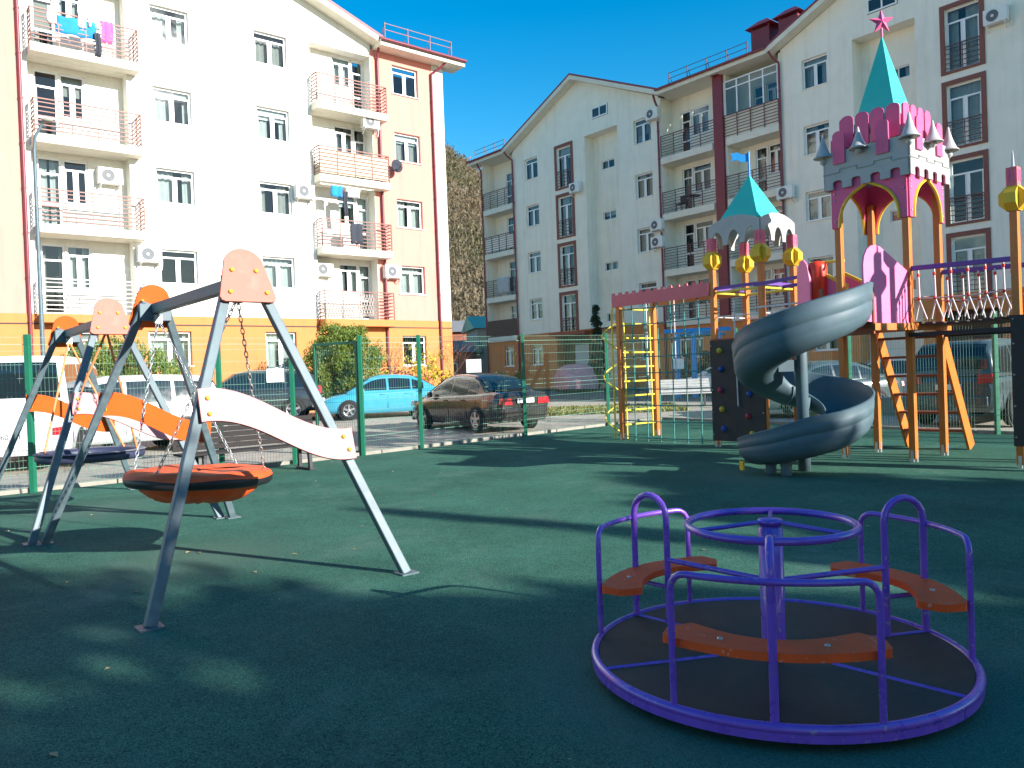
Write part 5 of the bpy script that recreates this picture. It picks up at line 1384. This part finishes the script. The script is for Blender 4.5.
        for (xa, xb) in spec['win']:
            zl, zt, wf = lerp(body, xa); g.bar((xa - .02, sg * (hw * wf * 1.0 + .001), zl + (zt - zl) * .2), (xa - .02, sg * (hw * wf * .985), zl + (zt - zl) * .78), .012, .006)
        g.build('door_gap', 'trim', body_o)
    zl, zt, wf = body[0][1:]
    MB().box(xr - .045, xr + .03, -hw * wf * .93, hw * wf * .93, zl + .02, zl + .24).build('rear_bumper', spec.get('bumper', paint), body_o, bevel=.03)
    MB().box(xf - .03, xf + .04, -hw * .8, hw * .8, .22, .42).build('front_bumper', 'trim', body_o, bevel=.03)
    pz = spec.get('plate_z', .66)
    pl = MB().box(xr - .052, xr - .03, -.26, .26, pz, pz + .115).build('number_plate', 'sign', body_o)
    if plate:
        cu = bpy.data.curves.new('plate_text', 'FONT'); cu.body = plate; cu.size = .135; cu.align_x = 'CENTER'; cu.align_y = 'CENTER'; cu.extrude = .001
        tmp = bpy.data.objects.new('plate_text', cu); col.objects.link(tmp)
        dg = bpy.context.evaluated_depsgraph_get(); me = bpy.data.meshes.new_from_object(tmp.evaluated_get(dg)); bpy.data.objects.remove(tmp)
        me.materials.clear(); me.materials.append(M['black'])
        o = bpy.data.objects.new('plate_letters', me); col.objects.link(o); o.parent = pl
        o.matrix_local = Matrix.Translation((xr - .0535, 0, pz + .058)) @ Matrix(((0, 0, -1, 0), (-1, 0, 0, 0), (0, 1, 0, 0), (0, 0, 0, 1)))
    return t
SED = dict(L=4.4, W=1.72, H=1.45, zb=.90, wr=.70, rwh=.31, wheels=(-1.30, 1.30), tail=(.66, .17, .36), plate_z=.70,
    body=[(-2.2, .34, .84, .84), (-2.12, .24, .95, .93), (-1.7, .20, .985, 1.), (-1.0, .19, .965, 1.), (0, .18, .94, 1.), (.9, .18, .92, 1.), (1.3, .19, .87, .99), (1.8, .21, .78, .95), (2.1, .24, .68, .86), (2.2, .32, .58, .74)],
    cab=[(-1.72, .95), (-1.2, 1.27), (-.85, 1.40), (-.3, 1.45), (.2, 1.44), (.5, 1.37), (1.35, .90)], win=[(-1.25, -.86), (-.80, -.06), (.02, .90)], ws=(.56, 1.26), rw=(-1.64, -1.02))
SUV = dict(L=4.75, W=1.88, H=1.76, zb=1.10, wr=.78, rwh=.37, wheels=(-1.42, 1.42), tail=(.88, .28, .22), plate_z=.80, head=.80,
    body=[(-2.36, .42, .95, .88), (-2.3, .32, 1.08, .96), (-1.6, .28, 1.10, 1.), (-.6, .27, 1.09, 1.), (.5, .27, 1.08, 1.), (1.1, .27, 1.06, 1.), (1.6, .28, 1.03, .98), (2.15, .32, .93, .92), (2.38, .40, .78, .78)],
    cab=[(-2.32, 1.08), (-2.12, 1.55), (-1.85, 1.71), (-.9, 1.76), (.1, 1.75), (.5, 1.67), (1.32, 1.08)], win=[(-1.95, -1.22), (-1.14, -.2), (-.12, .86)], ws=(.56, 1.22), rw=(-2.28, -2.0))
VAN = dict(L=5.2, W=1.98, H=2.20, zb=1.25, wr=.84, rwh=.36, wheels=(-1.6, 1.7), tail=(.66, .16, .26), plate_z=.60, head=.85,
    body=[(-2.55, .38, 1.15, .95), (-2.5, .30, 1.25, .98), (-1.6, .28, 1.26, 1.), (0, .27, 1.26, 1.), (1.4, .27, 1.24, 1.), (1.9, .28, 1.15, .98), (2.4, .32, .95, .92), (2.6, .40, .75, .8)],
    cab=[(-2.5, 1.25), (-2.42, 1.95), (-2.2, 2.16), (-1.0, 2.20), (.5, 2.19), (1.0, 2.10), (2.0, 1.22)], win=[(-2.25, -1.2), (-1.1, .2), (.3, 1.35)], ws=(1.08, 1.9), rw=(-2.49, -2.36))
MPV = dict(SUV); MPV.update(H=1.86, W=1.86, cab=[(-2.34, 1.08), (-2.2, 1.60), (-1.95, 1.80), (-.9, 1.86), (.1, 1.85), (.6, 1.74), (1.6, 1.06)], ws=(.68, 1.5), tail=(.92, .20, .30), rw=(-2.31, -2.06))
def hd(dx, dy): return math.atan2(dy, dx)
def P3(x, y): return (x, y, zg(y) - .012)
car('parked_car', 'black sedan with red tail lights parked behind the mesh fence', 'car', P3(-1.02, 21.6), hd(-.60, .80), SED, 'carblack')
car('parked_car', 'bright cyan sedan parked nose to the left beyond the gate', 'car', P3(-4.45, 27.7), hd(-.95, -.31), SED, 'carcyan')
car('parked_car', 'dark grey suv parked left of the green bush', 'car', P3(-9.05, 28.0), hd(-.985, -.17), SUV, 'cardark')
car('parked_car', 'white crossover seen through the swing frames', 'car', P3(-9.25, 18.4), hd(-.80, -.60), SUV, 'carpale')
car('parked_van', 'white van parked at the far left with its rear towards the playground', 'van', P3(-10.1, 17.3), hd(-.30, .95), VAN, 'carwhite', plate='60  91')
car('parked_car', 'dark minivan with its tail to the right run of the mesh fence', 'car', P3(11.1, 18.5), R(39.4), MPV, 'carteal')
car('parked_car', 'dark car with spoked wheels parked behind the climbing wall', 'car', P3(8.5, 22.3), hd(-.97, -.25), SED, 'carteal')
car('parked_car', 'blue-grey car parked in the shade beyond the stairs', 'car', P3(12.0, 25.4), hd(-.9, .43), SED, 'cargrey')
car('parked_car', 'white car parked in front of the cream block, behind the blue frame', 'car', P3(9.3, 33.5), hd(-.8, .6), SED, 'carwhite')
# car under a pink dust sheet
pc = thing('covered_car', 'car hidden under a pink fabric cover in front of the cream block entrance', 'car', P3(3.35, 42.4), hd(.12, -.99))
n1, n2 = 30, 20; g = random.Random(5)
def cov(i, j):
    u = -1 + 2 * i / (n1 - 1); a = math.pi * j / (n2 - 1)
    L2 = 1.9; prof = lerp([(-1, .55), (-.95, .95), (-.6, 1.08), (-.35, 1.42), (.25, 1.46), (.55, 1.02), (.93, .86), (1, .5)], u)[0]
    wv = .96 * (1 - .25 * abs(u) ** 6); c = math.cos(a); s_ = math.sin(a)
    y = wv * math.copysign(abs(c) ** .55, c); z = .18 + (prof - .18) * abs(s_) ** .5
    k = .03 * math.sin(u * 23 + 3 * a) + .025 * math.sin(9 * a + u * 5)
    return (u * L2 + k * .4, y * (1 + k), z + k * .6)
b = MB(); b.grid(cov, n1, n2)
for i in (0, n1 - 1): b.add([cov(i, j) for j in range(n2)], [tuple(range(n2))])
b.build('dust_cover', 'clothpink', pc)
for wx in (-1.2, 1.2):
    for sg in (-1, 1): MB().lathe([(.18, .09), (.30, .07), (.30, -.07), (.18, -.09)], (wx, sg * .72, .30), n=18, axis='y').build('tyre', 'tyre', pc)

# ------------------------------------------------------------------ planting
def leafblob(b, g, c, r, n, size, up=.4, squash=(1, 1, 1), mi=0):
    for _ in range(n):
        d = Vector((g.gauss(0, 1), g.gauss(0, 1), g.gauss(0, 1))).normalized() * (g.random() ** .45)
        p = Vector(c) + Vector((d.x * r * squash[0], d.y * r * squash[1], d.z * r * squash[2]))
        s_ = size * g.uniform(.6, 1.4)
        a = Vector((g.gauss(0, 1), g.gauss(0, 1), g.gauss(0, 1) + up)).normalized(); q = a.orthogonal().normalized()
        q = (q * math.cos(t_ := g.uniform(0, 6.28)) + a.cross(q) * math.sin(t_)) * s_ * (.45 if up < 1 else .22)
        b.add([p - a * s_ * .5, p + q, p + a * s_ * .5, p - q], [(0, 1, 2, 3)], mi)
def shrub(name, label, x, y, w_, h_, m, n=26, leaves=110, seed=1, size=.10, up=1.6, cat='shrub', group=None):
    t = thing(name, label, cat, (x, y, zg(y) - .02), 0, group); g = random.Random(seed)
    b = MB(); s_ = MB()
    for i in range(n):
        a = g.uniform(0, 6.283); rr = g.random() ** .6 * w_ / 2; z = g.uniform(.12, 1) * h_
        k = 1 - .55 * max(0, z / h_ - .45) / .55
        p = (math.cos(a) * rr * k, math.sin(a) * rr * k * .8, z * (1 - .12 * g.random()))
        leafblob(b, g, p, .28 * g.uniform(.6, 1.3) * min(1, w_ / 1.6 + .3), leaves, size, up)
        if i % 2 == 0: s_.tube([(0, 0, 0), (p[0] * .4, p[1] * .4, p[2] * .5), p], [.03, .02, .006], 5)
    b.build('foliage', m, t); s_.build('stems', 'bark', t)
    return t
shrub('shrub', 'tall feathery green shrub between the dark suv and the cyan sedan', -6.0, 28.9, 3.3, 3.3, 'leafgreen', 170, 170, 4)
shrub('shrub', 'tapering green shrub beside the taller feathery one, behind the dark suv', -7.4, 31.0, 1.6, 2.9, 'leafgreen', 50, 150, 5)
shrub('shrub', 'wide green hedge shrub behind the white crossover', -12.6, 25.6, 5.4, 2.9, 'leafgreen', 170, 150, 6)
shrub('shrub', 'low yellow-leaved shrub between the cyan sedan and the salmon wall', -3.6, 34.2, 2.2, 2.0, 'leafyellow', 8, 18, 7, size=.15, up=.4)
shrub('shrub', 'small yellow-green shrub below the white notice board', -2.6, 33.6, 1.2, 1.3, 'leafyellow', 8, 40, 8, up=.4)
shrub('shrub', 'low green shrub at the foot of the right block', -.2, 43.5, 2.6, 1.1, 'leafgreen', 20, 60, 9)
shrub('shrub', 'rust-leaved shrub behind the blue frame', 8.6, 37.0, 3.2, 1.9, leaf_mat('leaf_rust', (.22, .06, .02), (.42, .20, .12)), 26, 60, 10, size=.2, up=.3)
def conifer(name, label, x, y, w_, h_, seed, m='leafdark', group=None):
    t = thing(name, label, 'tree', (x, y, zg(y)), 0, group); g = random.Random(seed); b = MB()
    for i in range(int(h_ * 26)):
        z = g.uniform(.06, 1) ** .9 * h_; r = w_ / 2 * (1 - (z / h_) ** 1.6) * g.uniform(.3, 1) + .04; a = g.uniform(0, 6.283)
        leafblob(b, g, (math.cos(a) * r, math.sin(a) * r, z), .16, 20, .16, 1.4)
    b.build('crown', m, t); MB().tube([(0, 0, 0), (0, 0, h_ * .9)], [.08, .02], 6).build('trunk', 'bark', t)
    return t
conifer('cypress_tree', 'narrow dark conifer beside the entrance of the cream block', 4.75, 44.0, 1.25, 4.6, 2)
def bare(name, label, x, y, h_, seed, yellow=0, group=None):
    t = thing(name, label, 'shrub' if h_ < 4 else 'tree', (x, y, zg(y)), 0, group); g = random.Random(seed); b = MB(); lf = MB()
    def br(p, d, L_, r, lv):
        q = p + d * L_; b.tube([p, p + d * L_ * .5 + Vector((g.gauss(0, .04), g.gauss(0, .04), 0)) * L_, q], [r, r * .8, r * .55], 5)
        if lv == 0:
            for _ in range(yellow): leafblob(lf, g, q, .12, 3, .11, .2)
            return
        for _ in range(3):
            d2 = (d + Vector((g.gauss(0, .42), g.gauss(0, .42), g.gauss(.1, .25)))).normalized(); br(p + d * L_ * g.uniform(.5, 1), d2, L_ * g.uniform(.55, .8), r * .55, lv - 1)
    for k in range(4):
        d = Vector((g.gauss(0, .3), g.gauss(0, .3), 1)).normalized(); br(Vector((g.gauss(0, .12), g.gauss(0, .12), 0)), d, h_ * .42, .022, 3)
    b.build('branches', 'twig', t)
    if yellow: lf.build('leaves', 'leafyellow', t)
    return t
bare('bare_shrub', 'leafless shrub with a few yellow leaves at the corner of the salmon wall', -4.2, 35.3, 3.0, 31, 1)
bare('bare_shrub', 'leafless thin shrub against the orange plinth behind the cyan sedan', -5.3, 34.4, 3.2, 32)
bare('bare_shrub', 'leafless thin shrub at the right corner of the orange plinth', -3.1, 37.2, 3.4, 33)
bare('bare_tree', 'leafless grey tree in the gap between the two blocks', -2.6, 47, 5.2, 34)
# evergreen trees beside and behind the viewpoint: their shade lies across the foreground
def make_tree(name, label, h_, rc, seed, n=150, leaves=95):
    t = thing(name, label, 'tree', (0, 0, 0), 0, 'evergreen trees beside the playground'); g = random.Random(seed); b = MB(); br = MB()
    br.tube([(0, 0, 0), (.05, .03, h_ * .3), (-.04, .02, h_ * .6), (0, 0, h_ * .93)], [.2, .16, .1, .03], 9)
    for i in range(n):
        z = g.uniform(.16, 1) * h_; k = math.sin(math.pi * min(1, (z / h_) * .82 + .16)) ** .7
        a = g.uniform(0, 6.283); r = rc * k * g.uniform(.15, 1) ** .5
        p = Vector((math.cos(a) * r, math.sin(a) * r, z)); leafblob(b, g, p, .62, leaves, .26, .2)
        if i % 4 == 0: br.tube([(0, 0, z * .82), (p.x * .5, p.y * .5, z * .93), p], [.06, .04, .012], 5)
    br.build('trunk', 'bark', t); b.build('crown', 'leaftree', t)
    return t
aS = Vector((math.cos(R(-34)), math.sin(R(-34)), 0)); bS = Vector((-aS.y, aS.x, 0))
def sp(a, b_): q = aS * a + bS * b_; return (q.x, q.y, 0)
LT = 'dense evergreen tree beside the playground, outside the photograph'
trs = make_tree('evergreen_tree', LT, 9.2, 2.6, 5, n=84, leaves=80); trs.location = sp(15.7, 2.15)
tr0 = make_tree('evergreen_tree', LT, 9., 2.5, 1); tr0.location = sp(18.5, -1.6); tr0.rotation_euler.z = .3; tr0.scale = (1.0, 1.0, 1.0)
for (a, b_, rz, sc) in ((21.6, 3.5, 2.2, 1.0), (19, -5.6, 3.0, 1.1), (22.6, 1.0, 4.2, 1.0), (23.5, 4.4, .8, 1.05), (24, -3.8, 5.2, 1.2), (20, -9.6, 2, 1.15), (25.5, 6.6, 3.3, 1.05)):
    dup(tr0, sp(a, b_), rz, LT, scale=(sc, sc, sc))
for (x, y, rz, sc) in ((-7.5, -5.5, 1., 1.0), (-3.5, -8, 2.5, 1.0)): dup(tr0, (x, y, 0), rz, LT, scale=(sc, sc, sc))  # further trees, added behind the viewpoint to keep skylight off the foreground
tr1 = conifer('conifer_tree', 'slender conifer beside the playground, outside the photograph', 0, 0, 1.3, 8.8, 41, 'leaftree', 'conifers beside the playground'); tr1.location = sp(17.0, 6.75)
tr2 = make_tree('evergreen_tree', LT, 7.2, 1.7, 9, n=110, leaves=80); tr2.location = sp(17.0, 8.4)
for (a, b_, rz, sc) in ((18.5, 10.2, 2.0, 1.15), (18.6, 6.9, 1.0, 1.0), (21, 8.5, 4, 1.2)): dup(tr2, sp(a, b_), rz, LT, scale=(sc, sc, sc))

# ------------------------------------------------------------------ houses in the gap
def house(name, label, x, y, w_, d_, h_, rz, wall, roof, rh):
    t = thing(name, label, 'house', (x, y, zg(y) - .2), rz)
    MB().wall(-w_ / 2, w_ / 2, 0, h_, [(-w_ * .3, -w_ * .12, h_ * .45, h_ * .8), (w_ * .1, w_ * .3, h_ * .45, h_ * .8)]).box(-w_ / 2, w_ / 2, .3, d_, 0, h_).build('wall', wall, t)
    b = MB(); o = .4
    b.add([(-w_ / 2 - o, -o, h_ - .05), (w_ / 2 + o, -o, h_ - .05), (w_ / 2 + o, d_ + o, h_ - .05), (-w_ / 2 - o, d_ + o, h_ - .05), (-w_ / 2 - o, d_ / 2, h_ + rh), (w_ / 2 + o, d_ / 2, h_ + rh)], [(0, 1, 5, 4), (2, 3, 4, 5), (0, 4, 3), (1, 2, 5), (3, 2, 1, 0)])
    b.build('roof', roof, t)
    for (a, c) in ((-w_ * .3, -w_ * .12), (w_ * .1, w_ * .3)): window(t, a, c, h_ * .45, h_ * .8, y=.08)
    return t
house('house', 'small house with a green roof in the gap between the blocks', 1.0, 62, 7, 6, 4.9, R(12), 'housewall', 'greenroof', 1.1)
house('house', 'low red-walled shed left of the green-roofed house', -5.2, 58, 4.5, 4, 3.0, R(-8), 'brick', 'greyroof', .9)
house('house', 'brick house behind the red-walled shed in the gap', -5.0, 74, 7, 6, 5.4, R(8), 'brick', 'greyroof', 1.2)
